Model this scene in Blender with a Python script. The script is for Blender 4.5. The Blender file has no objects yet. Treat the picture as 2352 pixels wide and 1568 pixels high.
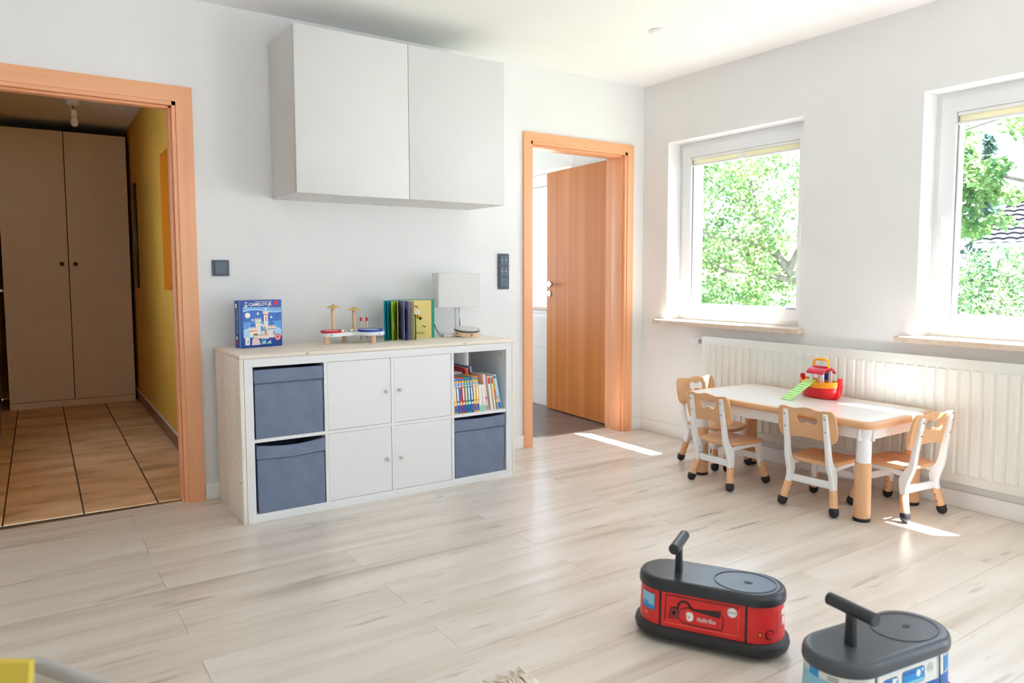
import bpy, bmesh, math, random
from mathutils import Vector, Matrix
random.seed(7)
PI = math.pi
SC = bpy.context.scene
COL = SC.collection
# ------------------------------------------------------------------ camera
cam_d = bpy.data.cameras.new('camera'); cam = bpy.data.objects.new('camera', cam_d); COL.objects.link(cam)
SC.camera = cam
yaw, pit, rol = 0.604, -0.0766, -0.0009
fwd = Vector((math.sin(yaw)*math.cos(pit), math.cos(yaw)*math.cos(pit), math.sin(pit)))
rgt = Vector((math.cos(yaw), -math.sin(yaw), 0)); up = rgt.cross(fwd)
r2 = rgt*math.cos(rol)+up*math.sin(rol); u2 = up*math.cos(rol)-rgt*math.sin(rol)
m = Matrix((r2, u2, -fwd)).transposed().to_4x4(); m.translation = Vector((-3.8208, -4.0038, 1.158))
cam.matrix_world = m
cam_d.sensor_width = 36; cam_d.lens = 36*1696.93/2352
cam_d.shift_x = -28.1/2352; cam_d.shift_y = -25.46/2352
cam_d.clip_start = .05
cam_d.dof.use_dof = True; cam_d.dof.focus_distance = 4.3; cam_d.dof.aperture_fstop = 3.2
# ------------------------------------------------------------------ world, sun, exposure
W = bpy.data.worlds.new('sky'); SC.world = W; W.use_nodes = True
bg = W.node_tree.nodes['Background']; bg.inputs[0].default_value = (.65, .79, 1, 1); bg.inputs[1].default_value = 1.2
sun_d = bpy.data.lights.new('sun', 'SUN'); sun = bpy.data.objects.new('sun', sun_d); COL.objects.link(sun)
sun.rotation_euler = Vector((-.42, .34, -1)).to_track_quat('-Z', 'Y').to_euler()
sun_d.energy = 17; sun_d.angle = math.radians(.53); sun_d.color = (.95, .945, 1)
SC.view_settings.view_transform = 'Standard'; SC.view_settings.look = 'None'
SC.view_settings.gamma = 1; SC.view_settings.use_curve_mapping = False
SC.view_settings.exposure = 2.25
SC.cycles.max_bounces = 14; SC.cycles.diffuse_bounces = 8; SC.cycles.transparent_max_bounces = 16
SC.cycles.caustics_reflective = False; SC.cycles.caustics_refractive = False
SC.cycles.sample_clamp_indirect = 6
# ------------------------------------------------------------------ materials
def C(h):
    h = h.lstrip('#'); v = [int(h[i:i+2], 16)/255 for i in (0, 2, 4)]
    return tuple((c/12.92 if c <= .04045 else ((c+.055)/1.055)**2.4) for c in v)
MATS = {}
def mat(name, col, rough=.5, metal=0, spec=.5, emit=None):
    if name in MATS: return MATS[name]
    if isinstance(col, str): col = C(col)
    mt = bpy.data.materials.new(name); mt.use_nodes = True
    p = mt.node_tree.nodes['Principled BSDF']
    p.inputs['Base Color'].default_value = (*col, 1); p.inputs['Roughness'].default_value = rough
    p.inputs['Metallic'].default_value = metal; p.inputs['Specular IOR Level'].default_value = spec
    MATS[name] = mt
    return mt
def nmat(name, stops, scale=(1, 1, 1), nscale=5, detail=4, rough=.5, bump=0, rnd=0, distort=0, spec=.5, coord='Object', bscale=None):
    """colour from a stretched noise through a ramp; rnd shifts the noise per object"""
    mt = mat(name, (.5, .5, .5), rough, 0, spec); nt = mt.node_tree; N = nt.nodes; L = nt.links
    p = N['Principled BSDF']
    if coord == 'World':
        g = N.new('ShaderNodeNewGeometry'); src = g.outputs['Position']
    else:
        g = N.new('ShaderNodeTexCoord'); src = g.outputs['Object']
    mp = N.new('ShaderNodeMapping'); mp.inputs['Scale'].default_value = scale; L.new(src, mp.inputs['Vector'])
    vec = mp.outputs['Vector']
    if rnd:
        oi = N.new('ShaderNodeObjectInfo'); ml = N.new('ShaderNodeMath'); ml.operation = 'MULTIPLY'; ml.inputs[1].default_value = rnd
        L.new(oi.outputs['Random'], ml.inputs[0]); ad = N.new('ShaderNodeVectorMath'); ad.operation = 'ADD'
        L.new(vec, ad.inputs[0]); L.new(ml.outputs[0], ad.inputs[1]); vec = ad.outputs[0]
    no = N.new('ShaderNodeTexNoise'); no.inputs['Scale'].default_value = nscale; no.inputs['Detail'].default_value = detail
    no.inputs['Distortion'].default_value = distort; L.new(vec, no.inputs['Vector'])
    cr = N.new('ShaderNodeValToRGB'); L.new(no.outputs['Fac'], cr.inputs['Fac']); e = cr.color_ramp.elements
    while len(e) < len(stops): e.new(.5)
    for q, (pos, c) in zip(e, stops):
        q.position = pos; q.color = (*(C(c) if isinstance(c, str) else c), 1)
    L.new(cr.outputs['Color'], p.inputs['Base Color'])
    if bump:
        nb = no
        if bscale:
            nb = N.new('ShaderNodeTexNoise'); nb.inputs['Scale'].default_value = bscale; nb.inputs['Detail'].default_value = 3; L.new(src, nb.inputs['Vector'])
        b = N.new('ShaderNodeBump'); b.inputs['Strength'].default_value = bump; b.inputs['Distance'].default_value = .002
        L.new(nb.outputs['Fac'], b.inputs['Height']); L.new(b.outputs['Normal'], p.inputs['Normal'])
    return mt
WALL = nmat('wall_paint', [(.3, (.80, .80, .80)), (.7, (.82, .82, .82))], nscale=3, rough=.75, bump=.15, bscale=220, spec=.25)
CEIL = nmat('ceiling_paint', [(.3, (.86, .86, .85)), (.7, (.89, .89, .88))], nscale=2, rough=.85, spec=.2)
TRIMW = mat('white_skirting', '#efefee', .4)
WHITE = mat('white_lacquer', '#e9eaec', .38)
FOILW = mat('white_foil', '#d6d6d5', .42)
PVC = mat('white_pvc', '#e8eaec', .28)
BEECH = nmat('beech_laminate', [(.3, '#eaa87a'), (.5, '#eeae82'), (.75, '#f1b48a')], scale=(9, 9, .25), nscale=3, detail=5, rough=.38)
BEECHD = nmat('beech_door', [(.25, '#c2702f'), (.5, '#cb7d3c'), (.62, '#d38b4c'), (.8, '#c77838')], scale=(5, 5, .1), nscale=2.0, detail=4, rough=.4, spec=.25)
OAK = nmat('oak_plank', [(.25, '#c2b6a9'), (.42, '#d8cdc1'), (.56, '#e0d6cc'), (.75, '#e7dfd6')], scale=(.45, 4.2, 1), nscale=2.2, detail=5, rough=.27, rnd=40, distort=.35, coord='World')
def knots(mt):
    nt = mt.node_tree; N = nt.nodes; L = nt.links; p = N['Principled BSDF']; src = p.inputs['Base Color'].links[0].from_socket
    add = [n for n in N if n.type == 'VECT_MATH'][0]
    mp = N.new('ShaderNodeMapping'); mp.inputs['Scale'].default_value = (2.6, 1.9, 1); L.new(add.outputs[0], mp.inputs['Vector'])
    no = N.new('ShaderNodeTexNoise'); no.inputs['Scale'].default_value = 2.4; no.inputs['Detail'].default_value = 6; L.new(mp.outputs[0], no.inputs['Vector'])
    cr = N.new('ShaderNodeValToRGB'); e = cr.color_ramp.elements; e[0].position = .63; e[0].color = (1, 1, 1, 1); e[1].position = .76; e[1].color = (.62, .58, .55, 1)
    L.new(no.outputs['Fac'], cr.inputs[0]); mx = N.new('ShaderNodeMix'); mx.data_type = 'RGBA'; mx.blend_type = 'MULTIPLY'; mx.inputs[0].default_value = 1
    L.new(src, mx.inputs[6]); L.new(cr.outputs[0], mx.inputs[7]); L.new(mx.outputs[2], p.inputs['Base Color'])
knots(OAK)
OAKJ = mat('plank_joint', '#8d7c69', .8)
PINE = nmat('pine_board', [(.3, '#eadccb'), (.5, '#efe5d8'), (.75, '#f2eae0')], scale=(1, 6, 6), nscale=3, detail=5, rough=.5)
PINEV = nmat('pine_upright', [(.3, '#e9dfd3'), (.5, '#eee6dc'), (.75, '#f2ece4')], scale=(6, 6, .7), nscale=3, detail=5, rough=.5)
KNOT = mat('pine_knot', '#8d6a4c', .6)
BIRCH = nmat('birch', [(.3, '#e0bd98'), (.7, '#ecd0b0')], scale=(12, 12, 1), nscale=4, rough=.5)
CLOTH = nmat('grey_fabric', [(.3, '#747f98'), (.7, '#7e89a2')], nscale=14, rough=.9, bump=.25, bscale=900, spec=.15)
CLOTHD = mat('box_inside', '#2b2d33', .9)
ANTH = mat('anthracite_plastic', '#4a5362', .42)
ANTHK = mat('anthracite_key', '#5a6575', .35)
BLACK = mat('black_rubber', '#15161a', .5)
BLKP = mat('black_plastic', '#25272c', .38)
TAN = mat('tan_plastic', '#dfae82', .36)
TPLW = mat('white_plastic', '#eef0f3', .33)
TABW = mat('table_white', '#eeecea', .22)
STEEL = mat('brushed_steel', '#b9b7b2', .28, 1)
CHROME = mat('chrome', '#d8d8d8', .12, 1)
BRASS = mat('brass', '#d8b45a', .25, 1)
RADW = mat('radiator_enamel', '#e3e3dd', .38)
RADG = mat('radiator_slot_shade', '#5b574c', .7)
RED = mat('red_plastic', '#d8121f', .25)
REDB = mat('red_body', '#dd2a2a', .38)
ORANGE = mat('orange_plastic', '#f39a10', .3)
YELLOW = mat('yellow_plastic', '#fbb50c', .3)
GREEN = mat('light_green_plastic', '#a9dd77', .4)
def glass_mat():
    mt = bpy.data.materials.new('window_glass'); mt.use_nodes = True; nt = mt.node_tree; N = nt.nodes; N.clear()
    o = N.new('ShaderNodeOutputMaterial'); t = N.new('ShaderNodeBsdfTransparent'); g = N.new('ShaderNodeBsdfGlossy'); f = N.new('ShaderNodeLayerWeight'); x = N.new('ShaderNodeMixShader')
    t.inputs[0].default_value = (.97, .98, .98, 1); g.inputs['Roughness'].default_value = .02; f.inputs['Blend'].default_value = .5
    pw = N.new('ShaderNodeMath'); pw.operation = 'POWER'; pw.inputs[1].default_value = 5; ma = N.new('ShaderNodeMath'); ma.operation = 'MULTIPLY_ADD'; ma.inputs[1].default_value = .9; ma.inputs[2].default_value = .03
    nt.links.new(f.outputs['Facing'], pw.inputs[0]); nt.links.new(pw.outputs[0], ma.inputs[0]); f = ma
    nt.links.new(f.outputs[0], x.inputs[0]); nt.links.new(t.outputs[0], x.inputs[1]); nt.links.new(g.outputs[0], x.inputs[2]); nt.links.new(x.outputs[0], o.inputs[0])
    return mt
GLASS = glass_mat()
def thin_mat(name, col, trans, mixf=.45, vary=None):
    """diffuse + translucent, for leaves, lampshades and blinds"""
    mt = bpy.data.materials.new(name); mt.use_nodes = True; nt = mt.node_tree; N = nt.nodes; N.clear(); L = nt.links
    o = N.new('ShaderNodeOutputMaterial'); d = N.new('ShaderNodeBsdfDiffuse'); t = N.new('ShaderNodeBsdfTranslucent'); x = N.new('ShaderNodeMixShader')
    d.inputs[0].default_value = (*C(col), 1); t.inputs[0].default_value = (*C(trans), 1); x.inputs[0].default_value = mixf
    if vary:
        g = N.new('ShaderNodeNewGeometry'); no = N.new('ShaderNodeTexNoise'); no.inputs['Scale'].default_value = 3.5; no.inputs['Detail'].default_value = 5
        L.new(g.outputs['Position'], no.inputs['Vector'])
        for sh, a, b in ((d, col, vary[0]), (t, trans, vary[1])):
            cr = N.new('ShaderNodeValToRGB'); cr.color_ramp.elements[0].position = .35; cr.color_ramp.elements[1].position = .65
            cr.color_ramp.elements[0].color = (*C(a), 1); cr.color_ramp.elements[1].color = (*C(b), 1)
            L.new(no.outputs['Fac'], cr.inputs[0]); L.new(cr.outputs[0], sh.inputs[0])
    L.new(d.outputs[0], x.inputs[1]); L.new(t.outputs[0], x.inputs[2]); L.new(x.outputs[0], o.inputs[0])
    return mt
SHADE = thin_mat('lampshade_fabric', '#f6f7f7', '#f4f4f2', .3)
BLIND = thin_mat('beige_blind', '#f1ebdf', '#efe8da', .5)
# ------------------------------------------------------------------ mesh helpers
MW = {}
class B:
    """collects shapes for ONE mesh"""
    def __init__(s): s.bm = bmesh.new()
    def box(s, x0, x1, y0, y1, z0, z1, bev=0, seg=2, M=None):
        t = bmesh.new(); bmesh.ops.create_cube(t, size=1)
        for v in t.verts: v.co = Vector(((x0+x1)/2+v.co.x*(x1-x0), (y0+y1)/2+v.co.y*(y1-y0), (z0+z1)/2+v.co.z*(z1-z0)))
        if bev: bmesh.ops.bevel(t, geom=t.edges[:], offset=min(bev, .49*min(abs(x1-x0), abs(y1-y0), abs(z1-z0))), segments=seg, profile=.5, affect='EDGES')
        s.add(t, M); return s
    def add(s, t, M=None):
        if M is not None: bmesh.ops.transform(t, matrix=M, verts=t.verts[:])
        me = bpy.data.meshes.new('tmp'); t.to_mesh(me); t.free(); s.bm.from_mesh(me); bpy.data.meshes.remove(me); return s
    def loft(s, loops, cap0=True, cap1=True, closed=True, wrap=False):
        R = [[s.bm.verts.new(p) for p in lp] for lp in loops]; n = len(loops[0])
        if wrap: R.append(R[0])
        for a, b in zip(R, R[1:]):
            for i in range(n if closed else n-1):
                j = (i+1) % n
                try: s.bm.faces.new((a[i], a[j], b[j], b[i]))
                except ValueError: pass
        if not wrap:
            if cap0: s.bm.faces.new(R[0][::-1])
            if cap1: s.bm.faces.new(R[-1])
        return s
    def cyl(s, p0, p1, r0, r1=None, seg=16):
        p0, p1 = Vector(p0), Vector(p1); r1 = r0 if r1 is None else r1
        return s.tube([p0, p1], [r0, r1], seg)
    def tube(s, pts, r, seg=10, wrap=False):
        pts = [Vector(p) for p in pts]; n = len(pts)
        rr = r if isinstance(r, (list, tuple)) else [r]*n
        loops = []; prev = None
        for i, p in enumerate(pts):
            if wrap: d = pts[(i+1) % n]-pts[i-1]
            else: d = pts[min(i+1, n-1)]-pts[max(i-1, 0)]
            d.normalize()
            if prev is None:
                a = Vector((0, 0, 1)) if abs(d.z) < .9 else Vector((1, 0, 0)); x = d.cross(a).normalized()
            else: x = (prev-d*prev.dot(d)).normalized()
            prev = x; y = d.cross(x)
            loops.append([p+(x*math.cos(2*PI*k/seg)+y*math.sin(2*PI*k/seg))*rr[i] for k in range(seg)])
        return s.loft(loops, wrap=wrap)
    def lathe(s, prof, c=(0, 0, 0), seg=24, M=None):
        t = B(); c = Vector(c)
        t.loft([[c+Vector((r*math.cos(2*PI*k/seg), r*math.sin(2*PI*k/seg), z)) for k in range(seg)] for r, z in prof])
        return s.add(t.bm, M)
    def prism(s, poly, f, d0, d1):
        """polygon (a,b) -> f(a,b,d) solid between depths d0, d1"""
        return s.loft([[Vector(f(a, b, d0)) for a, b in poly], [Vector(f(a, b, d1)) for a, b in poly]])
    def ring(s, outer, inner, f, d0, d1):
        n = len(outer); L = [[Vector(f(a, b, d)) for a, b in lp] for lp, d in ((outer, d0), (outer, d1), (inner, d1), (inner, d0))]
        return s.loft(L, wrap=True)
    def sweep(s, pts, wid, thk, axis=(0, 1, 0)):
        """rectangular bar along pts; wid along axis, thk across it in the path plane"""
        pts = [Vector(p) for p in pts]; n = len(pts); ax = Vector(axis).normalized(); loops = []
        for i, p in enumerate(pts):
            d = (pts[min(i+1, n-1)]-pts[max(i-1, 0)]).normalized(); q = d.cross(ax).normalized(); w = q.cross(d).normalized()
            a = (wid[i] if isinstance(wid, list) else wid)/2; b = (thk[i] if isinstance(thk, list) else thk)/2; c = min(a, b)*.35
            loops.append([p+w*u+q*v for u, v in ((a-c, b), (a, b-c), (a, -b+c), (a-c, -b), (-a+c, -b), (-a, -b+c), (-a, b-c), (-a+c, b))])
        return s.loft(loops)
    def face(s, pts):
        s.bm.faces.new([s.bm.verts.new(p) for p in pts]); return s
    def mesh(s, name, sharp=35):
        bmesh.ops.recalc_face_normals(s.bm, faces=s.bm.faces[:])
        me = bpy.data.meshes.new(name); s.bm.to_mesh(me); s.bm.free(); me.shade_smooth(); me.set_sharp_from_angle(angle=math.radians(sharp)); return me
    def obj(s, name, mt, parent=None, world=False, sharp=35, label=None, kind=None):
        return link(name, s.mesh(name, sharp), mt, parent, world, label, kind)
def link(name, me, mt, parent=None, world=False, label=None, kind=None):
    if mt is not None:
        me.materials.clear(); me.materials.append(mt)
    o = bpy.data.objects.new(name, me); COL.objects.link(o)
    if parent is not None:
        o.parent = parent
        if world: me.transform(MW[parent].inverted())
        MW[o] = MW[parent]
    else: MW[o] = Matrix()
    if label: o['label'] = label
    if kind: o['kind'] = kind
    return o
def thing(name, label=None, cat=None, loc=(0, 0, 0), rz=0, group=None, kind=None):
    o = bpy.data.objects.new(name, None); COL.objects.link(o); o.empty_display_size = .1
    o.location = loc; o.rotation_euler = (0, 0, rz); MW[o] = Matrix.Translation(loc) @ Matrix.Rotation(rz, 4, 'Z')
    tag(o, label, cat, group, kind); return o
def tag(o, label=None, cat=None, group=None, kind=None):
    for k, v in (('label', label), ('category', cat), ('group', group), ('kind', kind)):
        if v: o[k] = v
    return o
def dup(root, loc, rz, label, group=None):
    r = root.copy(); COL.objects.link(r); r.location = loc; r.rotation_euler = (0, 0, rz); r['label'] = label
    if group: r['group'] = group
    for ch in list(root.children):
        c = ch.copy(); COL.objects.link(c); c.parent = r
        for g in ch.children:
            d = g.copy(); COL.objects.link(d); d.parent = c
    return r
def text(name, body, size, mt, parent, M, shear=0, bold=0, depth=.0004, align='CENTER', space=1, label=None, remap=None):
    cu = bpy.data.curves.new('t', 'FONT'); cu.body = body; cu.size = size; cu.shear = shear; cu.offset = bold; cu.extrude = depth
    cu.align_x = align; cu.align_y = 'CENTER'; cu.space_character = space; cu.resolution_u = 3
    o = bpy.data.objects.new('t', cu); COL.objects.link(o); bpy.context.view_layer.update()
    me = bpy.data.meshes.new_from_object(o); bpy.data.objects.remove(o); bpy.data.curves.remove(cu)
    if remap:
        for v in me.vertices: v.co = remap(v.co)
    else: me.transform(M)
    return link(name, me, mt, parent, label=label)
def circ(cx, cy, rx, ry=None, n=20, a0=0, a1=2*PI):
    ry = rx if ry is None else ry; full = abs(a1-a0-2*PI) < 1e-6; k = n if full else n+1
    return [(cx+rx*math.cos(a0+(a1-a0)*i/n), cy+ry*math.sin(a0+(a1-a0)*i/n)) for i in range(k)]
def rrect(x0, x1, y0, y1, r, n=5):
    P = []
    for cx, cy, a in ((x1-r, y1-r, 0), (x0+r, y1-r, PI/2), (x0+r, y0+r, PI), (x1-r, y0+r, 1.5*PI)):
        P += [(cx+r*math.cos(a+PI/2*i/n), cy+r*math.sin(a+PI/2*i/n)) for i in range(n+1)]
    return P
XZ = lambda y0=0: (lambda a, b, d: (a, y0+d, b))
XY = lambda a, b, d: (a, b, d)
# ------------------------------------------------------------------ room shell
ZC = 2.5; RX0 = -5.4; RY0 = -5.9
WIN = [(-.25, -1.33), (-2.02, -3.1)]           # y ranges of the windows in the right-hand wall
GD = (-3.9, -5.7, .02, 2.25)                   # garden door added further along this wall, out of view, to brighten the room
WZ0, WZ1, WT = .83, 2.07, .36
def walls_with_holes(b, lo, hi, holes, z1, f):
    """solid wall from lo to hi along its length, holes = (a0,a1,z0,z1)"""
    cur = lo
    for a0, a1, h0, h1 in sorted(holes):
        f(b, cur, a0, 0, z1)
        if h0 > 0: f(b, a0, a1, 0, h0)
        if h1 < z1: f(b, a0, a1, h1, z1)
        cur = a1
    f(b, cur, hi, 0, z1)
def wall_a(b, a0, a1, z0, z1):
    if a0 < -2.1 < a1: b.box(a0, -2.1, 0, .12, z0, z1); b.box(-2.1, a1, 0, .2, z0, z1)
    else: b.box(a0, a1, 0, .12 if a1 <= -2.1 else .2, z0, z1)
D1 = (-4.0, -3.118, 0, 2.0); D2 = (-1.022, -.15, 0, 2.022)
b = B(); walls_with_holes(b, RX0-.2, 0, [D1, D2], ZC, wall_a)
b.obj('wall_back', WALL, kind='structure')
b = B(); walls_with_holes(b, RY0-.3, .2, [(min(w), max(w), WZ0, WZ1) for w in WIN]+[(GD[1], GD[0], GD[2], GD[3])], ZC, lambda b, a0, a1, z0, z1: b.box(0, WT, a0, a1, z0, z1))
b.obj('wall_right', WALL, kind='structure')
ADDED_WIN = [(-3.4, -2.0, .9, 2.1)]  # rear window out of view, added for more fill light
b = B(); walls_with_holes(b, RX0-.2, 0, ADDED_WIN, ZC, lambda b, a0, a1, z0, z1: b.box(a0, a1, RY0-.3, RY0, z0, z1))
b.obj('wall_rear', WALL, kind='structure')
B().box(RX0-.2, RX0, RY0, 0, 0, ZC).obj('wall_left', WALL, kind='structure')
B().box(RX0-.2, WT, RY0-.3, .2, ZC, ZC+.2).obj('ceiling', CEIL, kind='structure')
# floor: sub-floor plus planks 1.38 x 0.205 laid along the back wall
floor = B().box(RX0, 0, RY0, .0, -.1, -.004).obj('floor', OAKJ, kind='structure')
PW, PL = .205, 1.376; cache = {}
def plank(x0, x1, y0, y1):
    key = (round(x1-x0, 3), round(y1-y0, 3))
    if key not in cache:
        w, d = x1-x0, y1-y0; g = .0006
        cache[key] = B().box(-w/2+g, w/2-g, -d/2+g, d/2-g, -.004, 0).mesh('plank'); cache[key].materials.append(OAK)
    o = bpy.data.objects.new('plank', cache[key]); COL.objects.link(o); o.parent = floor; o.location = ((x0+x1)/2, (y0+y1)/2, 0)
row = 0; y = -.055+PW
while y > RY0:
    y1 = min(y, 0.0); y0 = max(y-PW, RY0)
    off = -3.405 if row % 2 == 1 else -2.73
    x = off-2*PL
    while x+PL < RX0: x += PL
    while x < 0:
        plank(max(x, RX0), min(x+PL, 0), y0, y1); x += PL
    y -= PW; row += 1
# the two thresholds in the doorways (plank floor reaches under the door linings)
for n, (a0, a1, e) in enumerate(((-4.0, -3.13, .045), (-1.0, -.165, .17))):
    for k in range(1):
        plank(a0, a1, 0, e)
    t = B(); t.prism([(e-.004, 0), (e+.012, .002), (e+.03, .002), (e+.034, -.004), (e-.004, -.004)], lambda a, c, d: (d, a, c), a0, a1)
    t.obj('trim_%d' % (n+1), STEEL, kind='structure')
def base(name, pts, n):
    b = B()
    for (x0, y0, x1, y1) in pts:
        b.box(min(x0, x1), max(x0, x1), min(y0, y1), max(y0, y1), 0, .085, bev=.004)
    return b.obj(name, TRIMW, kind='structure')
base('baseboard_back', [(-3.055, -.014, -1.07, 0), (-.108, -.014, 0, 0), (RX0, -.014, -4.075, 0)], 0)
base('baseboard_right', [(-.014, -.014, 0, RY0)], 0)
base('baseboard_left', [(RX0, -.014, RX0+.014, RY0)], 0)
# ------------------------------------------------------------------ door linings
def lining(name, xl, xr, top, cw, depth, label=None):
    """casing (architrave) of width cw round an opening plus the jamb boards; xl,xr,top = outer edges"""
    d = thing(name, kind='structure', loc=((xl+xr)/2, 0, 0)); il, ir, it = xl+cw, xr-cw, top-cw
    f = lambda a, c, q: (a, q, c)
    pr = (-.016, .0)
    B().prism([(xl, 0), (il, 0), (il, it), (xl, top)], f, *pr).obj('casing', BEECH, d, True)
    B().prism([(ir, 0), (xr, 0), (xr, top), (ir, it)], f, *pr).obj('casing', BEECH, d, True)
    B().prism([(il, it), (ir, it), (xr, top), (xl, top)], f, *pr).obj('casing_head', BEECHH, d, True)
    j = .018; s = .012
    for nm, pl in (('jamb', (il-.004, il+j)), ('jamb', (ir-j, ir+.004))):
        q = B().box(pl[0], pl[1], -.008, depth*.62, 0, it-.0); sg = 1 if nm == 'jamb' and pl[0] < (xl+xr)/2 else -1
        q.box(min(pl[0], pl[0]-sg*s*.0)-(.0), pl[1], depth*.62, depth, 0, it); q.obj('jamb', BEECH, d, True)
        x = pl[1] if sg > 0 else pl[0]
        B().box(min(x, x+sg*s), max(x, x+sg*s), .018, depth*.6, 0, it-j, bev=.002).obj('door_stop', BEECH, d, True)
    B().box(il, ir, -.008, depth, it-j, it+.004).obj('jamb_head', BEECHH, d, True)
    B().box(il+j, ir-j, .018, depth*.6, it-j-s, it-j, bev=.002).obj('door_stop', BEECHH, d, True)
    return d
BEECHH = nmat('beech_laminate_across', [(.3, '#eaa87a'), (.5, '#eeae82'), (.75, '#f1b48a')], scale=(.25, 9, 9), nscale=3, detail=5, rough=.38)
lining('door_1', -4.075, -3.057, 2.071, .075, .12)
d2 = lining('door_2', -1.069, -.109, 2.075, .056, .2)
# door leaf swung into the bathroom, hinged on the right jamb
leafp = (-.095, .238); ang = math.radians(86)
leaf = B(); LW, LT, LH = .86, .04, 2.005
Ml = Matrix.Translation((leafp[0], leafp[1], 0)) @ Matrix.Rotation(ang, 4, 'Z')
leaf.box(0, LW, -.005, LT-.012, .008, LH, bev=.0015, seg=1, M=Ml)
leaf.box(-.0, LW-.013, LT-.012, LT, .008, LH-.013, bev=.0015, seg=1, M=Ml)
leaf = leaf.obj('door_leaf', BEECHD, d2, True)
hd = B(); hx, hz = LW-.06, 1.07
for sg in (1, -1):
    y0 = LT if sg > 0 else -.005
    f = lambda a, c, d: tuple(Ml @ Vector((a, y0+sg*d, c)))
    hd.prism(circ(hx, hz, .026), f, 0, .008); hd.prism(circ(hx, hz-.08, .026), f, 0, .008)
    q = [Ml @ Vector(p) for p in ((hx, y0+sg*.005, hz), (hx, y0+sg*.05, hz), (hx-.012, y0+sg*.056, hz), (hx-.12, y0+sg*.056, hz))]
    if sg > 0: q = [Ml @ Vector(p) for p in ((hx, y0+.005, hz), (hx, y0+.045, hz), (hx-.012, y0+.052, hz), (hx-.12, y0+.052, hz))]
    hd.tube(q, .009, 12)
hd.obj('door_handle', STEEL, leaf, True)
f = lambda a, c, d: tuple(Ml @ Vector((a, LT+.0082+d, c)))
B().prism(rrect(hx-.004, hx+.004, hz-.092, hz-.068, .003), f, 0, .0006).obj('keyhole', BLACK, leaf, True)
for z in (.25, 1.8): B().cyl((-.09, .222, z), (-.09, .222, z+.1), .008).obj('hinge', STEEL, leaf, True)
# ------------------------------------------------------------------ windows
def window(n, y0, y1, hside, z0=WZ0, z1=WZ1, x0=.13, blind=True, sill=True, sx=-.07):
    """window in a wall of constant x; y0 > y1"""
    w = thing('window_%d' % n, kind='structure', loc=(x0, (y0+y1)/2, z0))
    FX = lambda a, c, d: (d, a, c)
    def rect(i): return [(y1+i, z0+i), (y0-i, z0+i), (y0-i, z1-i), (y1+i, z1-i)]
    B().ring(rect(0), rect(.045), FX, x0, x0+.07).obj('frame', PVC, w, True)
    def srect(i, lo=0): return [(y1+i, z0+i+lo), (y0-i, z0+i+lo), (y0-i, z1-i), (y1+i, z1-i)]
    b = B(); b.ring(rect(.032), rect(.105), FX, x0-.014, x0+.06); b.ring(rect(.1), rect(.118), FX, x0+.006, x0+.05)
    sash = b.obj('sash', PVC, w, True)
    i = .112
    b = B(); b.ring(rect(.105), rect(.111), FX, x0+.004, x0+.01); b.obj('gasket', mat('grey_gasket', '#8d9399', .6), sash, True)
    g = B(); g.box(x0+.022, x0+.028, y1+i, y0-i, z0+i, z1-i); g.obj('glass', GLASS, w, True)
    hy = (y0-.066) if hside > 0 else (y1+.066); zc = z0+.6
    h = B(); f = lambda a, c, d: (x0-.014-d, a, c)
    h.prism(rrect(hy-.014, hy+.014, zc-.034, zc+.034, .012), f, 0, .012)
    h.cyl((x0-.02, hy, zc+.008), (x0-.056, hy, zc+.008), .009)
    h.prism(rrect(hy-.009, hy+.009, zc-.105, zc+.02, .007), f, .034, .048)
    h.obj('window_handle', PVC, w, True)
    oth = y1 if hside > 0 else y0
    for z in (z0+.05, z1-.12): B().cyl((x0-.012, oth+(.03 if hside > 0 else -.03), z), (x0-.012, oth+(.03 if hside > 0 else -.03), z+.06), .006).obj('hinge', PVC, w, True)
    if sill:
        s = B(); s.prism([(sx, z0-.026), (x0, z0-.026), (x0, z0+.004), (sx+.004, z0+.004), (sx, z0)], lambda a, c, d: (a, d, c), y1-.035, y0+.075)
        s.obj('sill', SILL, w, True)
        o = B(); o.box(x0+.07, WT+.04, y1+.001, y0-.001, z0-.02, z0+.006, M=None); o.obj('outer_sill', mat('grey_sill_metal', '#b9bcc0', .4, .6), w, True)
    if blind:
        i = .108
        r = B(); r.box(x0-.012, x0+.012, y1+i, y0-i, z1-i-.016, z1-i+.002, bev=.003)
        r.box(x0-.012, x0+.010, y1+i, y0-i, z1-i-.06, z1-i-.048, bev=.003); r.obj('blind_rail', PVC, w, True)
        p = B(); n_ = 6; pts = []
        for k in range(2*n_+1): pts.append((x0+(-.009 if k % 2 else .008), z1-i-.016-.032*k/(2*n_)))
        p.loft([[(a, y1+i+.004, c) for a, c in pts], [(a, y0-i-.004, c) for a, c in pts]], cap0=False, cap1=False, closed=False)
        p.obj('blind_fabric', BLIND, w, True, sharp=10)
        c = B(); c.tube([(x0-.013, (y0+y1)/2, z1-i-.01), (x0-.015, (y0+y1)/2+.004, z1-i-.05), (x0-.013, (y0+y1)/2, z1-i-.07)], .0015, 6)
        c.box(x0-.018, x0-.011, (y0+y1)/2-.02, (y0+y1)/2+.02, z1-i-.056, z1-i-.012, bev=.003); c.obj('blind_grip', PVC, w, True)
    return w
SILL = nmat('sill_stone', [(.35, '#cfb9a4'), (.6, '#d8c6b5')], nscale=30, rough=.3)
window(1, *WIN[0], -1); window(2, *WIN[1], 1)
w = thing('window_3', kind='structure', loc=(.15, (GD[0]+GD[1])/2, GD[2])); f = lambda a, c, d: (d, a, c)  # the added garden door, a daylight source behind the camera
rc = lambda l, r, i: [(l+i, GD[2]+i), (r-i, GD[2]+i), (r-i, GD[3]-i), (l+i, GD[3]-i)]
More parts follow.
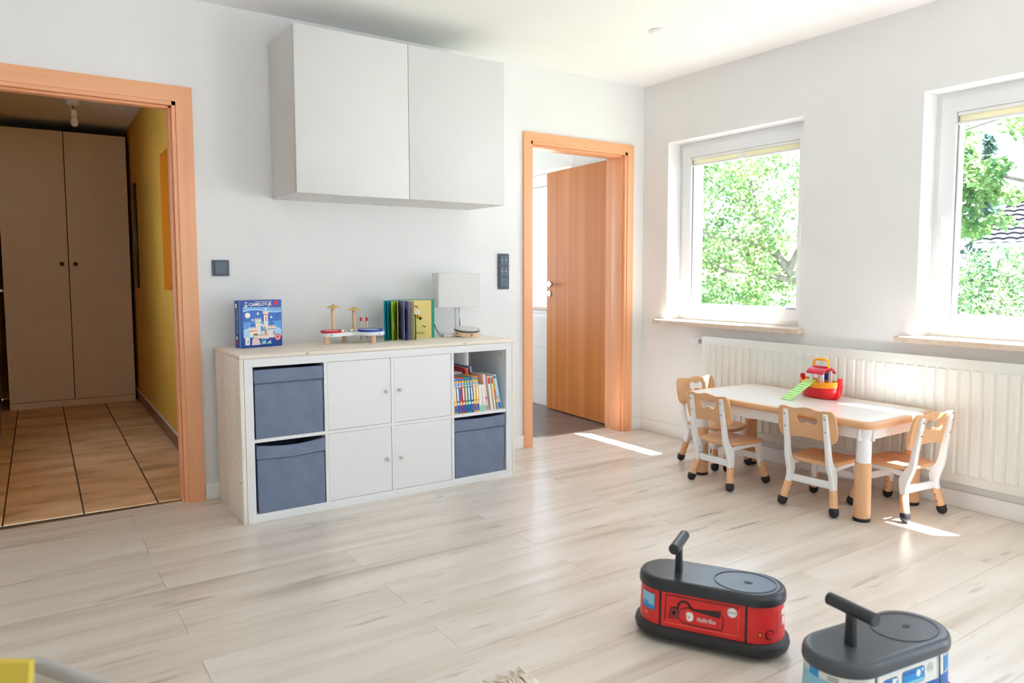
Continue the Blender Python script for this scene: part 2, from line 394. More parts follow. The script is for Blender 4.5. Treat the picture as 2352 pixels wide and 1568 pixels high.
B().ring(rc(GD[1], GD[0], 0), rc(GD[1], GD[0], .05), f, .13, .2).obj('frame', PVC, w, True)
mid = (GD[0]+GD[1])/2
for l, r in ((GD[1]+.04, mid+.01), (mid-.01, GD[0]-.04)):
    s_ = B().ring(rc(l, r, .04), rc(l, r, .12), f, .12, .19).obj('sash', PVC, w, True)
    B().box(.15, .156, l+.11, r-.11, GD[2]+.11, GD[3]-.11).obj('glass', GLASS, s_, True)
for n, (a0, a1, z0, z1) in enumerate(ADDED_WIN):  # frame and panes of the added rear window
    w = thing('window_%d' % (n+4), kind='structure', loc=((a0+a1)/2, RY0-.1, z0)); f = lambda a, c, d: (a, d, c)
    rc = lambda l, r, i: [(l+i, z0+i), (r-i, z0+i), (r-i, z1-i), (l+i, z1-i)]
    mid = (a0+a1)/2
    B().ring(rc(a0, a1, 0), rc(a0, a1, .05), f, RY0-.16, RY0-.09).obj('frame', PVC, w, True)
    for l, r in ((a0+.04, mid+.01), (mid-.01, a1-.04)):
        s = B().ring(rc(l, r, 0), rc(l, r, .09), f, RY0-.15, RY0-.08).obj('sash', PVC, w, True)
        B().box(l+.08, r-.08, RY0-.12, RY0-.113, z0+.08, z1-.08).obj('glass', GLASS, s, True)
# ------------------------------------------------------------------ hallway behind the left doorway
YEL = nmat('mustard_paint', [(.3, '#d3a33f'), (.7, '#dbad4b')], nscale=3, rough=.7, spec=.25)
ORN = mat('ochre_niche_paint', '#e2a033', .7, 0, .25)
HTILE = nmat('hall_tile', [(.3, '#b39069'), (.5, '#ddb78b'), (.72, '#eecca2')], scale=(1, 2.6, 1), nscale=2.6, detail=5, rough=.42, rnd=30, bump=.05)
GROUT = mat('hall_grout', '#4f463c', .9)
HM = Matrix.Translation((-2.985, .2, 0)) @ Matrix.Rotation(-.022, 4, 'Z')
HC = 2.47
def H(b): bmesh.ops.transform(b.bm, matrix=HM, verts=b.bm.verts[:]); return b
nb = B(); V1 = 4.1
nz0, nz1, nv0, nv1 = 1.045, 1.98, .72, 1.5
nb.box(0, .22, -.08, nv0, 0, HC); nb.box(0, .22, nv1, V1, 0, HC); nb.box(0, .22, nv0, nv1, 0, nz0); nb.box(0, .22, nv0, nv1, nz1, HC)
H(nb).obj('wall_hall_right', YEL, kind='structure')
nn = B(); nn.box(.11, .22, nv0, nv1, nz0, nz1); nn.box(0.0005, .11, nv0, nv0+.004, nz0, nz1); nn.box(.0005, .11, nv1-.004, nv1, nz0, nz1); nn.box(.0005, .11, nv0, nv1, nz0, nz0+.004); nn.box(.0005, .11, nv0, nv1, nz1-.004, nz1)
H(nn).obj('wall_hall_niche', ORN, kind='structure')
H(B().box(-1.26, -1.06, -.03, .75, 0, HC).box(-1.26, -1.06, 1.5, V1, 0, HC).box(-1.26, -1.06, .75, 1.5, 2.1, HC).box(-1.26, -1.06, .75, 1.5, 0, .7)).obj('wall_hall_left', YEL, kind='structure')
hw = thing('window_7', kind='structure', loc=HM @ Vector((-1.16, 1.125, .7)), rz=-.022)  # hall window out of view, added to light the wall, niche and tiles
FX7 = lambda a, c, d: (d, a, c)
B().ring([(-.375, 0), (.375, 0), (.375, 1.4), (-.375, 1.4)], [(-.3, .075), (.3, .075), (.3, 1.325), (-.3, 1.325)], FX7, -.03, .04).obj('frame', PVC, hw)
B().box(0, .006, -.31, .31, .065, 1.335).obj('glass', GLASS, hw)
H(B().box(-1.26, .22, V1, V1+.2, 0, HC)).obj('wall_hall_end', YEL, kind='structure')
H(B().box(-1.3, .3, -.06, V1+.2, HC, HC+.1)).obj('ceiling_hall', CEIL, kind='structure')
hf = H(B().box(-1.26, 0, -.11, V1, -.1, -.004)).obj('floor_hall', GROUT, kind='structure')
tc = {}
for i, (ua, ub) in enumerate(((-.275, 0), (-.6, -.275), (-.925, -.6), (-1.06, -.925))):
    k = 0; v = -.115
    while v < V1:
        ve = min(v+.352, V1); w, d = ub-ua, ve-v; key = (round(w, 3), round(d, 3))
        if key not in tc:
            g = .0035; tc[key] = B().box(-w/2+g, w/2-g, -d/2+g, d/2-g, -.004, .001, bev=.002, seg=1).mesh('tile'); tc[key].materials.append(HTILE)
        o = bpy.data.objects.new('tile', tc[key]); COL.objects.link(o); o.parent = hf
        o.location = HM @ Vector(((ua+ub)/2, (v+ve)/2, 0)); o.rotation_euler = (0, 0, -.022); v += .352
H(B().box(-.012, 0, 0, V1, 0, .09)).obj('baseboard_hall_right', mat('brown_tile_skirting', '#7c5a3e', .35), kind='structure')
H(B().box(-.014, 0, 0, V1, .09, .1)).obj('trim_3', mat('pale_joint', '#cdc3b4', .8), kind='structure')
# wardrobe
wl = HM @ Vector((-.505, 3.36, 0))
wr = thing('wardrobe', 'tall pale two-door wardrobe with dark knobs at the hallway end', 'wardrobe', wl, -.022)
WD = mat('wardrobe_front', '#f2dfc4', .45)
B().box(-.475, .475, .022, .6, 0, 2.37, bev=.002, seg=1).obj('body', mat('wardrobe_carcass_shade', '#4a4238', .6), wr)  # carcass coloured dark so the gap between the doors reads as shade
B().box(-.475, .475, .0, .022, 0, .055).obj('plinth', WD, wr)
for s in (-1, 1):
    x0, x1 = sorted((s*.0035, s*.475)); d = B().box(x0, x1, -.002, .018, .06, 2.38, bev=.001, seg=1).obj('door', WD, wr)
    B().lathe([(.008, 0), (.008, .018), (.017, .022), (.018, .03), (.012, .034)], M=Matrix.Translation((s*.05, 0, 1.245)) @ Matrix.Rotation(PI/2, 4, 'X')).obj('knob', mat('dark_knob', '#3a2f28', .4), d)
# mirror on the hall wall (its dark edge shows beside the wardrobe)
H(B().box(-.018, -.0005, 2.95, 3.1, 1.04, 1.935, bev=.004)).obj('wall_panel', mat('dark_panel', '#1b1714', .4))
tag(bpy.data.objects['wall_panel'], 'narrow black panel on the yellow hallway wall beside the wardrobe', 'panel')
# bare lamp holder hanging from the hall ceiling
lp = HM @ Vector((-.46, 2.42, HC))
bl = thing('pendant_bulb', 'bare lamp holder with bulb hanging from the hallway ceiling', 'lamp', lp)
B().lathe([(.045, 0), (.045, -.03), (.03, -.04)]).obj('canopy', TRIMW, bl)
B().tube([(0, 0, -.035), (.002, .004, -.055), (.006, .006, -.08)], .003, 6).obj('cord', BLACK, bl)
B().lathe([(.012, -.07), (.02, -.078), (.02, -.11), (.025, -.125)], (.006, .006, 0)).obj('socket', TRIMW, bl)
B().lathe([(.012, -.12), (.022, -.14), (.028, -.165), (.02, -.19), (.006, -.198)], (.006, .006, 0)).obj('bulb', mat('bulb_glass', '#e8e4d8', .2), bl)
# brown door standing open along the hall's left wall
hd_ = thing('door_3', kind='structure', loc=HM @ Vector((-1.0, 1.56, 0)), rz=-.022)
BRN = nmat('red_brown_veneer', [(.3, '#6a3520'), (.7, '#824a2e')], scale=(8, 8, .3), nscale=3, rough=.4)
B().box(-.05, -.01, 0, .86, .008, 1.99, bev=.002, seg=1).obj('door_leaf', BRN, hd_)
B().tube([(-.01, .8, 1.04), (.035, .8, 1.04), (.04, .79, 1.04), (.04, .68, 1.04)], .009, 10).lathe([(.025, 0), (.025, .006)], M=Matrix.Translation((-.01, .8, 1.04)) @ Matrix.Rotation(PI/2, 4, 'Y')).obj('door_handle', STEEL, hd_)
# ------------------------------------------------------------------ bathroom behind the right doorway
BTW = mat('white_wall_tile', '#eceded', .12)
BTF = nmat('brown_floor_tile', [(.3, '#5e504b'), (.7, '#71625c')], nscale=6, rough=.35)
B().box(-1.9, 0, .2, 2.7, -.1, -.004).obj('floor_bath', mat('pale_grout', '#c9c2b8', .8), kind='structure')
bfl = bpy.data.objects['floor_bath']
S2 = math.sqrt(.5); ts = .6
for i in range(-4, 5):
    for j in range(-4, 5):
        u0 = -.876*S2+i*ts; v0 = .35+j*ts
        t = bmesh.new(); g = .0025
        vs = [t.verts.new((S2*(u+v), S2*(v-u), 0)) for u, v in ((u0+g, v0+g), (u0+ts-g, v0+g), (u0+ts-g, v0+ts-g), (u0+g, v0+ts-g))]
        t.faces.new(vs)
        for co, no in (((-1.9, 0, 0), (-1, 0, 0)), ((0, 0, 0), (1, 0, 0)), ((0, .205, 0), (0, -1, 0)), ((0, 2.7, 0), (0, 1, 0))):
            bmesh.ops.bisect_plane(t, geom=t.verts[:]+t.edges[:]+t.faces[:], plane_co=co, plane_no=no, clear_outer=True)
        if not t.faces: t.free(); continue
        r = bmesh.ops.extrude_face_region(t, geom=t.faces[:])
        bmesh.ops.translate(t, vec=(0, 0, -.004), verts=[e for e in r['geom'] if isinstance(e, bmesh.types.BMVert)])
        q = B(); q.add(t); q.obj('tile', BTF, bfl)
BW = (2.0, .84, .87, 2.045)
b = B(); walls_with_holes(b, .2, 2.9, [(BW[1], BW[0], BW[2], BW[3])], ZC, lambda b, a0, a1, z0, z1: b.box(0, WT, a0, a1, z0, z1)); b.obj('wall_bath_right', WALL, kind='structure')
bw = bpy.data.objects['wall_bath_right']
b = B(); walls_with_holes(b, -2.1, 0, [(-1.85, -.15, .6, 2.35)], ZC, lambda b, a0, a1, z0, z1: b.box(a0, a1, 2.7, 2.9, z0, z1)); b.obj('wall_bath_end', WALL, kind='structure')
w8 = thing('window_8', kind='structure', loc=(-1.0, 2.8, .6))  # end-wall window out of view, added to brighten the bathroom tiles
B().ring([(-.85, 0), (.85, 0), (.85, 1.75), (-.85, 1.75)], [(-.77, .08), (.77, .08), (.77, 1.67), (-.77, 1.67)], lambda a, c, d: (a, d, c), -.03, .04).obj('frame', PVC, w8)
B().box(-.78, .78, 0, .006, .07, 1.68).obj('glass', GLASS, w8)
B().box(-2.1, -1.9, .2, 2.7, 0, ZC).obj('wall_bath_left', WALL, kind='structure')
B().box(-2.1, WT, .2, 2.9, ZC, ZC+.1).obj('ceiling_bath', CEIL, kind='structure')
ys = [.205, .803, 1.41, 2.017, 2.62]; zs = [.0, .21, .51, .81, 1.11, 1.41, 1.71, 2.01, 2.5]
for a0, a1 in zip(ys, ys[1:]):
    for z0, z1 in zip(zs, zs[1:]):
        g = .0012; parts = [(a0, a1, z0, z1)]
        if z1 > BW[2] and z0 < BW[3] and a1 > BW[1] and a0 < BW[0]:
            parts = []
            if z0 < BW[2]-.03: parts.append((a0, a1, z0, BW[2]-.03))
            if z1 > BW[3]: parts.append((a0, a1, BW[3], z1))
            zz0, zz1 = max(z0, BW[2]-.03), min(z1, BW[3])
            if a0 < BW[1]: parts.append((a0, BW[1], zz0, zz1))
            if a1 > BW[0]: parts.append((BW[0], a1, zz0, zz1))
        for p in parts:
            if p[1]-p[0] > .02 and p[3]-p[2] > .02:
                B().box(-.008, -.0005, p[0]+g, p[1]-g, p[2]+g, p[3]-g, bev=.001, seg=1).obj('tile', BTW, bw)
window(6, BW[0], BW[1], 1, BW[2], BW[3], x0=.13, blind=False, sx=-.03)
# ------------------------------------------------------------------ outside: garden, trees, neighbour's house
B().box(WT+.3, 60, -40, 60, -1.2, -1.0).obj('lawn', nmat('grass', [(.3, '#6c7a5c'), (.7, '#85917a')], nscale=3, rough=.9))
tag(bpy.data.objects['lawn'], kind='structure')
B().box(-60, 60, -60, RY0-.6, -.3, -.12).obj('terrace', mat('terrace_paving', '#c4c4c2', .8), kind='structure')
LEAF1 = thin_mat('cherry_leaf', '#466a4c', '#6b9058', .5, ('#6f8c5c', '#a5ba76'))
LEAF2 = thin_mat('hedge_leaf', '#466852', '#6a8f60', .45, ('#728c64', '#a6b87c'))
LEAF3 = thin_mat('conifer_needle', '#4a6258', '#5f7a6c', .3)
BARK = nmat('bark', [(.3, '#5c5450'), (.7, '#7d7670')], scale=(4, 4, 1), nscale=4, rough=.9, bump=.4)
def leaves(b, c, rad, n, size, rng, flat=1):
    for _ in range(n):
        while True:
            p = Vector((rng.uniform(-1, 1), rng.uniform(-1, 1), rng.uniform(-1, 1)))
            if p.length < 1: break
        p = Vector(c)+Vector((p.x*rad[0], p.y*rad[1], p.z*rad[2])); s = size*rng.uniform(.6, 1.25)
        d = Vector((rng.uniform(-1, 1), rng.uniform(-1, 1), rng.uniform(-1, .35))).normalized(); a = d.cross(Vector((rng.uniform(-1, 1), rng.uniform(-1, 1), rng.uniform(-1, 1)))).normalized()
        nrm = d.cross(a); w = s*.27
        V = [p, p+d*s*.45+a*w+nrm*w*.3, p+d*s, p+d*s*.45-a*w+nrm*w*.3]; vs = [b.bm.verts.new(v) for v in V]
        b.bm.faces.new((vs[0], vs[1], vs[2])); b.bm.faces.new((vs[0], vs[2], vs[3]))
def tree(label, loc, trunk, branches, clusters, leafm, size, seed, name='tree', bark=BARK):
    t = thing(name, label, 'tree', loc); rng = random.Random(seed)
    B().tube(trunk[0], trunk[1], 10).obj('trunk', bark, t, True)
    for pts, r in branches: B().tube(pts, r, 7).obj('branch', bark, t, True)
    b = B()
    for c, rad, n in clusters: leaves(b, c, rad, n, size, rng)
    f = b.obj('foliage', leafm, t, True, kind='stuff'); return t
rng = random.Random(3)
def crown(yc, zc, x, ry, rz, rx, n, nl, r0=.55, rr=None):
    rr = rr or rng; out = []
    for _ in range(n):
        a = rr.uniform(0, 2*PI); q = math.sqrt(rr.random())
        out.append(((x+rr.uniform(-rx, rx), yc+ry*q*math.cos(a), zc+rz*q*math.sin(a)), (r0*rr.uniform(.6, 1.1), r0*rr.uniform(.6, 1.1), r0*rr.uniform(.45, .8)), nl))
    return out
tree('leafy cherry tree filling the view of the window beside the corner', (8.3, 4.0, -1),
     ([(8.3, 4.0, -1), (8.2, 4.1, .4), (8.1, 4.35, 1.0), (8.0, 4.75, 1.5), (7.9, 5.1, 2.2), (7.9, 5.4, 3.2), (7.9, 5.6, 4.3)], [.15, .12, .1, .07, .045, .03, .015]),
     [([(8.1, 4.35, 1.0), (7.8, 4.9, 1.15), (7.6, 5.6, 1.2), (7.5, 6.2, 1.5)], [.06, .04, .03, .01]), ([(8.0, 4.75, 1.5), (7.8, 5.4, 1.8), (7.7, 6.1, 1.9), (7.6, 6.8, 2.3)], [.06, .04, .03, .01]),
      ([(8.05, 4.5, 1.25), (8.3, 4.3, 2.0), (8.5, 4.2, 3.0), (8.5, 4.0, 4.0)], [.08, .06, .04, .01]), ([(7.9, 5.1, 2.2), (7.6, 5.6, 2.7), (7.4, 6.3, 3.2)], [.05, .03, .01])],
     crown(5.8, 2.2, 8.0, 1.85, 2.2, 1.0, 120, 125, .48), LEAF1, .105, 11)
tree('tree with loose hanging leafy boughs seen through the right-hand window', (9.5, -1.4, -1),
     ([(9.5, -1.4, -1), (9.4, -1.2, 1), (9.2, -.8, 2.6), (9.0, -.4, 4.2)], [.2, .17, .12, .06]),
     [([(9.3, -1.0, 2.0), (8.6, .2, 2.3), (8.1, 1.1, 2.6), (7.9, 1.6, 2.5)], [.07, .05, .03, .01]), ([(9.2, -.8, 2.6), (8.5, .3, 3.2), (8.0, 1.0, 3.4), (7.8, 1.7, 3.2)], [.07, .05, .03, .01])],
     [((7.9, 1.48, 3.15), (.4, .16, .3), 170), ((7.9, 1.38, 2.75), (.4, .2, .3), 260), ((7.9, 1.2, 2.45), (.4, .28, .2), 260), ((7.9, 1.42, 2.2), (.35, .2, .3), 280), ((8, .72, 3.25), (.5, .2, .2), 170), ((8, .95, 2.3), (.4, .3, .12), 170), ((8, 1.35, 1.85), (.4, .2, .2), 200), ((8, 1.0, 2.72), (.4, .16, .12), 90), ((8, .95, 1.95), (.4, .16, .1), 80), ((8.2, -.3, 3.2), (.7, .6, 1.0), 900), ((8.5, -1.2, 3.6), (1.2, 1, 1.2), 1200)], LEAF1, .13, 12)
def shrub(label, x, y, w, h, n, seed):
    t = thing('garden_shrub', label, 'shrub', (x, y, -1)); rg = random.Random(seed)
    q = B()
    for k in range(4): q.tube([(x, y+.05*k, -1), (x+rg.uniform(-.2, .2), y+rg.uniform(-.4, .4), h*.4), (x+rg.uniform(-.4, .4), y+rg.uniform(-w, w)*.6, h*.85)], [.04, .03, .01], 6)
    q.obj('stem', BARK, t, True)
    b = B(); leaves(b, (x, y, (h-1)/2), (.9, w, (h+1)/2), n, .11, rg); b.obj('foliage', LEAF2, t, True, kind='stuff')
shrub('pale green bush below the roof seen through the right-hand window', 12.2, 2.6, 1.5, 1.72, 6500, 5)
shrub('darker low bush at the foot of the right-hand window view', 9.6, 1.35, 1.2, .95, 2200, 6)
shrub('bush at the lower edge of the view through the corner window', 11.5, 8.2, 1.8, .9, 2600, 8)
# conifer
t = thing('conifer', 'slim blue-green conifer rising behind the roof in the right-hand window', 'tree', (20, 6.4, -1)); rg = random.Random(9)
B().cyl((20, 6.4, -1), (20, 6.4, 5.2), .12, .02, 8).obj('trunk', BARK, t, True)
b = B()
for k in range(30):
    z = -.4+k*.19; r = max(.08, 1.0*(1-k/31)); leaves(b, (20, 6.4, z), (r, r, .18), int(40+60*r), .2, rg)
b.obj('foliage', LEAF3, t, True, kind='stuff')
# neighbouring house
h = thing('house', 'pale rendered house with grey tiled roof seen through the right-hand window', 'house', (19, 1.2, -1))
B().box(16.6, 22, -4, 4.75, -1, 1.95).prism([(16.6, 1.95), (22, 1.95), (19.3, 3.6)], lambda a, c, d: (a, d, c), -4, 4.75).obj('wall', mat('render_white', '#b0afad', .8), h, True)
RT = nmat('roof_tile_grey', [(.3, '#303036'), (.7, '#3d3d44')], nscale=2, rough=.8)
b = B(); n = 15; e0 = Vector((16.2, 0, 1.86)); e1 = Vector((19.3, 0, 3.75)); d = (e1-e0)/n; nr = Vector((-d.z, 0, d.x)).normalized()
for k in range(n):
    p = e0+d*k; q = p+d*1.12; prof = []
    for c in range(0, 31*6+1):
        y = -4.3+c*.05; w = .035*abs(math.sin(PI*c/6))
        prof.append((y, w))
    b.loft([[(p+nr*(.05+w)).to_tuple()[:1]+(y, (p+nr*(.05+w)).z) for y, w in prof], [((q+nr*(.0+w)).x, y, (q+nr*(.0+w)).z) for y, w in prof]], cap0=False, cap1=False, closed=False)
    b.loft([[((p+nr*(.05+w)).x, y, (p+nr*(.05+w)).z) for y, w in prof], [((p+nr*(.0+w)).x, y, (p+nr*(.0+w)).z) for y, w in prof]], cap0=False, cap1=False, closed=False)
rf = b.obj('roof_tiles', RT, h, True, kind='stuff')
B().box(16.1, 16.25, -4.3, 5.0, 1.78, 1.9, bev=.03).obj('gutter', mat('zinc', '#8f959c', .4, .5), h, True)
for y in (.2, 2.9):
    w = B().box(16.55, 16.6, y, y+1.1, .3, 1.5).obj('window', PVC, h, True); B().box(16.53, 16.55, y+.08, y+1.02, .38, 1.42).obj('pane', mat('dark_pane', '#5c6670', .1), w, True)
hh = thing('house', 'house with red tiled roof glimpsed through the cherry tree', 'house', (24, 17, -1))
B().box(22, 27, 13, 22, -1, 1.0).obj('wall', mat('render_cream', '#eae0d3', .8), hh, True)
B().prism([(21.7, .95), (27.3, .95), (24.5, 2.9)], lambda a, c, d: (a, d, c), 12.7, 22.3).obj('roof', mat('roof_tile_red', '#b98674', .8), hh, True)
# ------------------------------------------------------------------ wall cabinets
for k, (x0, lab) in enumerate(((-2.6735, 'white wall cabinet on the side of the tiled hallway'), (-2.0735, 'white wall cabinet on the side of the bathroom door'))):
    c = thing('wall_cabinet', lab, 'cabinet', (x0+.3, 0, 1.55), group='white wall cabinets')
    B().box(-.3, .3, -.383, -.0005, 0, .8, bev=.0015, seg=1).obj('body', FOILW, c)
    B().box(-.2985, .2985, -.405, -.386, .001, .799, bev=.0012, seg=2).obj('door', FOILW, c)
    for u in (-.25, .25):
        for v in (-.34, -.05): B().cyl((u, v, -.0012), (u, v, .002), .006, seg=12).obj('cover_cap', mat('grey_cap', '#b5b4b0', .6), c)
# ------------------------------------------------------------------ pine surround and cube shelf
KX, KY = -2.993, -.525
sr = thing('pine_surround', 'pale pine top and side boards clad round the white cube shelf', 'worktop', (KX+.753, KY+.25, 0))
tp = B().box(KX, KX+1.506, KY-.004, -.004, .77, .788, bev=.004).obj('top_board', PINE, sr, True)
sides = []
for x in (KX, KX+1.488): sides.append(B().box(x, x+.018, KY, KY+.49, 0, .7695, bev=.002).obj('side_panel', PINEV, sr, True))
rk = random.Random(4)
for _ in range(26):
    y, z = rk.uniform(KY+.03, KY+.4), rk.choice([rk.uniform(.4, .5), rk.uniform(.3, .38), rk.uniform(.55, .68), rk.uniform(.05, .7)])
    B().prism(circ(y, z, rk.uniform(.002, .0045), rk.uniform(.003, .008), 10), lambda a, c, d: (KX-d, a, c), 0, .0003).obj('knot', mat('pale_knot', '#b79f86', .6), sides[0], True)
B().prism(circ(KY+.04, .19, .005, .006, 10), lambda a, c, d: (KX-d, a, c), 0, .0004).obj('knot', KNOT, sides[0], True)
for x in (-2.68, -1.82):
    B().prism(circ(x, .779, .008, .0045, 12), lambda a, c, d: (a, KY-.004-d, c), 0, .0004).obj('knot', mat('light_knot', '#c0a283', .6), tp, True)
for x, y in ((-2.55, -.36), (-2.52, -.2), (-2.0, -.42), (-1.72, -.44)):
    B().prism(circ(x, y, .012, .005, 12), lambda a, c, d: (a, c, .788+d), 0, .0003).obj('knot', mat('pale_knot', '#b79f86', .6), tp, True)
sh = thing('cube_shelf', 'white cube shelf of eight compartments standing against the back wall', 'shelf', (KX+.753, KY+.195, 0))
x0 = KX+.0195; OP = .0385; CE = .335; DV = .016; y0, y1 = KY, KY+.39; SW = 1.467; SH = .769
B().box(x0, x0+OP, y0, y1, 0, SH, bev=.001, seg=1).obj('side', WHITE, sh, True)
B().box(x0+SW-OP, x0+SW, y0, y1, 0, SH, bev=.001, seg=1).obj('side', WHITE, sh, True)
B().box(x0+OP, x0+SW-OP, y0, y1, SH-OP, SH, bev=.001, seg=1).obj('top', WHITE, sh, True)
B().box(x0+OP, x0+SW-OP, y0, y1, 0, OP, bev=.001, seg=1).obj('bottom', WHITE, sh, True)
CX = [x0+OP+i*(CE+DV) for i in range(4)]; ZR = [OP, OP+.338+DV]; ZH = .338
for i in range(3): B().box(CX[i]+CE, CX[i]+CE+DV, y0+.001, y1, OP, SH-OP).obj('divider', WHITE, sh, True)
for i in range(4): B().box(CX[i], CX[i]+CE, y0+.002, y1, ZR[0]+ZH, ZR[1]).obj('shelf_board', WHITE, sh, True)
for i, r, kx in ((1, 0, 1), (1, 1, 1), (2, 0, -1), (2, 1, -1)):
    d = B().box(CX[i]+.0015, CX[i]+CE-.0015, y0+.003, y0+.019, ZR[r]+.0015, ZR[r]+ZH-.0015, bev=.001, seg=1).obj('door', WHITE, sh, True)
    xx = CX[i]+(CE-.03 if kx > 0 else .03); zz = ZR[r]+ZH*.5
    B().lathe([(.005, 0), (.005, .012), (.0085, .016), (.0085, .024), (.006, .027)], M=Matrix.Translation((xx, y0+.003, zz)) @ Matrix.Rotation(PI/2, 4, 'X')).obj('knob', mat('satin_knob', '#c8c8c8', .35, .3), d, True)
    B().box(CX[i]+.001, CX[i]+CE-.001, y1-.006, y1, ZR[r], ZR[r]+ZH).obj('back_panel', WHITE, sh, True)
B().prism(circ(y0+.06, SH-OP-.03, .004), lambda a, c, d: (x0+SW-OP-d, a, c), 0, .0004).obj('peg_hole', BLACK, sh, True)
# ------------------------------------------------------------------ fabric boxes
def fbox(i, r, label, sag=0, dx=0):
    cx = CX[i]+CE/2+dx; t = thing('storage_box', label, 'box', (cx, y0+.19, ZR[r]), group='grey fabric storage boxes in the cube shelf')
    w, d, h = .158, .185, .322; n = 12
    fr = lambda z, o, s=0: [(-w-o+2*(w+o)*k/n, -d-o, z-s*math.sin(PI*k/n)) for k in range(n)]+[(w+o, -d-o+2*(d+o)*k/n, z) for k in range(n)]+[(w+o-2*(w+o)*k/n, d+o, z) for k in range(n)]+[(-w-o, d+o-2*(d+o)*k/n, z) for k in range(n)]
    b = B(); b.loft([fr(.001, -.002), fr(.01, 0), fr(h*.5, .0015), fr(h-.004, 0, sag), fr(h, -.004, sag), fr(h-.03, -.007, sag), fr(.02, -.008)]); b.obj('body', CLOTH, t, sharp=50)
    c = B(); c.loft([fr(h-.062, .0005, sag*.5), fr(h-.06, .004, sag*.6), fr(h-.03, .005, sag), fr(h, .003, sag), fr(h+.002, -.001, sag)], cap0=False, cap1=False)
    c.obj('folded_rim', CLOTH, t, sharp=50)
    e = B(); e.tube([(-w-.003, -d-.0045, h-.063), (0, -d-.0055, h-.063-sag*.5), (w+.003, -d-.0045, h-.063)], .0012, 6); e.obj('seam', mat('dark_seam', '#464b58', .9), t)
fbox(0, 1, 'grey fabric box in the upper row of the cube shelf', .0)
fbox(0, 0, 'grey fabric box with sagging rim at the lower corner by the hallway', .014, .003)
fbox(3, 0, 'grey fabric box in the compartment under the row of books', .005, -.003)
# ------------------------------------------------------------------ books in the open compartment
def book(x, w, h, d, lean, col, label, patches, cat='book', yf=.02, zb=None):
    t = thing('book', label, cat, (x, y0+yf, ZR[1] if zb is None else zb), group='children\'s books in the cube shelf')
    M = Matrix.Rotation(-lean, 4, 'Y')
    B().box(-w/2, w/2, 0, .004, 0, h, bev=.0012, M=M).box(-w/2, -w/2+.0015, 0, d, 0, h, M=M).box(w/2-.0015, w/2, 0, d, 0, h, M=M).obj('cover', col, t)
    B().box(-w/2+.0015, w/2-.0015, .004, d-.004, .003, h-.003, M=M).obj('page_block', mat('paper', '#efe6d8', .8), t)
    for z0, z1, c in patches:
        wd_ = .25 if .3 < z1-z0 < .6 else .36
        B().box(-w*wd_, w*wd_, -.0005, .0005, z0*h, z1*h, M=M).obj('spine_print', c, t)
    for z in (0,): pass
    return t
SP = {k: mat('print_'+k, v, .4) for k, v in dict(yellow='#f6c11c', blue='#1a8fd6', red='#d3213a', orange='#e8632f', green='#1ba05a', teal='#17a79a', navy='#1b46b0', white='#f1f0ee', label='#f4efe8', lblue='#8fc6ea', mint='#7fd6ad', aqua='#7fd9d4', pink='#efd3d6', cream='#f2ead9', mauve='#b98aa4', cap='#2f6fc4', sky='#bfe0f2').items()}
x = CX[3]+.006
for k, (c, nm, lab) in enumerate((('yellow', 'mustard yellow', 'mustard yellow book first in the row beside the shelf divider'), ('blue', 'blue', 'bright blue book with white title strip in the row'), ('orange', 'orange', 'orange-red book with blue title strip in the row'), ('red', 'red', 'crimson book with white title strip in the row'), ('green', 'green', 'leaf green book of the tall matching series'), ('teal', 'teal', 'teal book of the tall matching series'), ('navy', 'navy', 'navy blue book of the tall matching series'), ('yellow', 'yellow', 'yellow book just after the navy book'), ('yellow', 'yellow', 'yellow book last of the tall matching series'))):
    w = .0165
    ti = SP['navy'] if c == 'orange' else SP['label']
    book(x+.01+w/2, w, .196+.002*(k % 2), .15, math.radians(4.2), SP[c], lab, [(.04, .22, SP['navy'] if c != 'navy' else SP['cap']), (.24, .31, SP['cream']), (.36, .72, ti), (.75, .78, SP['white']), (.79, .87, SP['lblue']), (.87, .91, SP['yellow']), (.92, .98, SP['cap'])])
    x += w+.0012
x += .004
book(x+.014, .019, .15, .14, math.radians(3.5), SP['white'], 'short white book with green edge and mint foot', [(.0, .22, SP['mint']), (.3, .9, SP['label'])]); B
x += .021
book(x+.0145, .018, .148, .14, math.radians(3.8), SP['white'], 'short white book with turquoise foot', [(.0, .22, SP['aqua']), (.3, .9, SP['label'])])
x += .021
book(x+.02, .017, .205, .2, math.radians(7), SP['pink'], 'pale pink leaning book with mauve foot', [(.02, .12, SP['mauve']), (.3, .38, SP['mauve'])], yf=.03)
x += .02
book(x+.0245, .016, .193, .16, math.radians(8), SP['cream'], 'cream book with red top mark leaning in the row', [(.78, .96, SP['red'])])
x += .018
book(x+.027, .010, .193, .15, math.radians(8.5), SP['cream'], 'thin cream book with red top mark between two others', [(.78, .96, SP['red'])])
x += .012
book(x+.029, .010, .193, .16, math.radians(9), SP['yellow'], 'thin yellow book with blue foot leaning in the row', [(.02, .2, SP['cap']), (.3, .6, SP['orange'])])
x += .013
book(x+.033, .021, .2, .17, math.radians(10.5), SP['sky'], 'pale blue book with dark blue foot last in the leaning row', [(.02, .2, SP['cap']), (.9, .96, SP['cap']), (.3, .4, SP['lblue'])])
book(CX[3]+.19, .022, .232, .21, math.radians(6), SP['red'], 'large red and orange book standing behind the small books', [(.0, 1, SP['orange'])], yf=.15)
book(CX[3]+.222, .012, .236, .21, math.radians(6), SP['lblue'], 'tall light blue book standing behind the red one', [], yf=.16)
